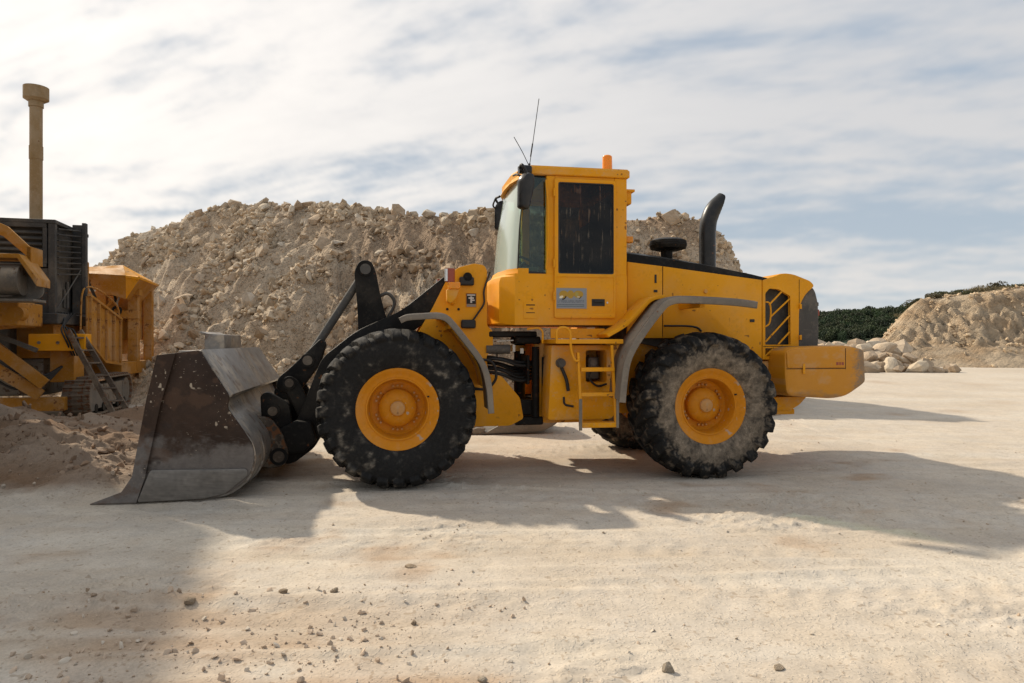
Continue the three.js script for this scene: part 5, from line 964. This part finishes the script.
  part('hood_wing', [ext([[-1.6, 3.9], [-0.36, 3.32], [-0.03, 2.98], [-0.03, 2.74], [-0.10, 2.86], [-0.42, 3.16], [-1.6, 3.6]], 1.9, 1.96), bx(-0.09, -0.02, 2.72, 3.0, 1.5, 1.96, 0.005)], M.ochre, cv);
  part('conveyor_frame', [beam([-0.9, 1.9, 1.6], [-0.9, 1.95, 0.6], 0.4, 0.5), bx(-1.1, -0.3, 1.72, 2.12, 0.7, 1.7, 0.03), cyl([-0.34, 1.92, 1.72], [-0.34, 1.92, 1.5], 0.12)], M.ochre, cv);
}
const stair = thing('boarding_ladder', 'dusty grey boarding ladder leaning from the crusher chassis to the ground', 'ladder', [-8.3, 0.02, -13], 0.2618);
{
  const a0 = [0.10, 1.66, 0.72], b0 = [0.98, 0.02, 1.0], a1 = [0.22, 1.66, 0.50], b1 = [1.18, 0.02, 0.80];
  part('side_rail', [beam(a0, b0, 0.035, 0.10)], M.rust, stair); part('side_rail', [beam(a1, b1, 0.035, 0.10)], M.rust, stair);
  for (let k = 0; k < 7; k++) { const t = 0.08 + k * 0.14; part('tread', [beam(a0.map((v, i) => lerp(v, b0[i], t)), a1.map((v, i) => lerp(v, b1[i], t)), 0.12, 0.03)], M.rust, stair); }
}
// unseen box added past the left edge to shade foreground and soil heap
const shadeBox = thing('added_shade_box', 'tall grey box on steel legs added out of view to shade the left foreground', 'added shade box', [-7.25, 0, -8.2], 0.317);
{
  part('shade_box_body', [bx(-3.4, -0.1, 1.6, 6.0, -2.1, 3.0, 0.05)], M.steel, shadeBox);
  for (let k = 0; k < 5; k++) part('stiffener', [bx(-0.1, 0, 1.65, 5.95, -2.0 + k * 1.2, -1.9 + k * 1.2, 0.01)], M.steel, shadeBox);
  for (const z of [-1.8, 0.4, 2.7]) for (const x of [-3.2, -0.35]) part('leg', [bx(x - 0.15, x + 0.15, 0, 1.6, z - 0.15, z + 0.15, 0.01)], M.louvre, shadeBox);
  part('shade_box_underside', [bx(-2.8, -0.5, 0.25, 1.6, -1.6, 2.4, 0.05)], M.louvre, shadeBox);
  for (const z of [-1.8, 0.4]) part('brace', [beam([-0.35, 0.2, z + 0.2], [-0.35, 1.5, z + 2.0], 0.08, 0.12)], M.louvre, shadeBox);
}
// spare digging bucket lying on the ground behind the loader
const spare = thing('excavator_bucket', 'grey toothed digging bucket lying on the ground behind the wheel loader', 'excavator bucket', [0.05, 0, -11.5], 0.15);
{
  const prof = smoothPath([[-0.62, 0.03], [-0.1, 0.03], [0.35, 0.06], [0.62, 0.22], [0.66, 0.42], [0.48, 0.56], [0.1, 0.60]], 22).map(p => [p[0], p[1]]);
  part('shell', [ribbon(prof, 0.03, -0.6, 0.6)], M.steel, spare);
  const side = [[-0.60, 0.02], [0.35, 0.05], [0.62, 0.20], [0.66, 0.42], [0.48, 0.56], [0.10, 0.60], [-0.25, 0.20]];
  part('side_plate', [ext(side, 0.60, 0.63)], M.steel, spare); part('side_plate', [ext(side, -0.63, -0.60)], M.steel, spare);
  for (let k = 0; k < 5; k++) { const z = -0.52 + k * 0.26; part('tooth', [ext([[-0.92, 0.02], [-0.60, 0.0], [-0.56, 0.10], [-0.70, 0.11]], z - 0.06, z + 0.06, { bevel: 0.01 })], M.steel, spare); }
}

// ---------------------------------------------------------------- render
const renderer = new THREE.WebGLRenderer({ antialias: true });
renderer.setSize(1024, 683);
renderer.toneMapping = THREE.LinearToneMapping;
renderer.toneMappingExposure = EXPOSURE;
renderer.shadowMap.enabled = true;
renderer.render(scene, camera);
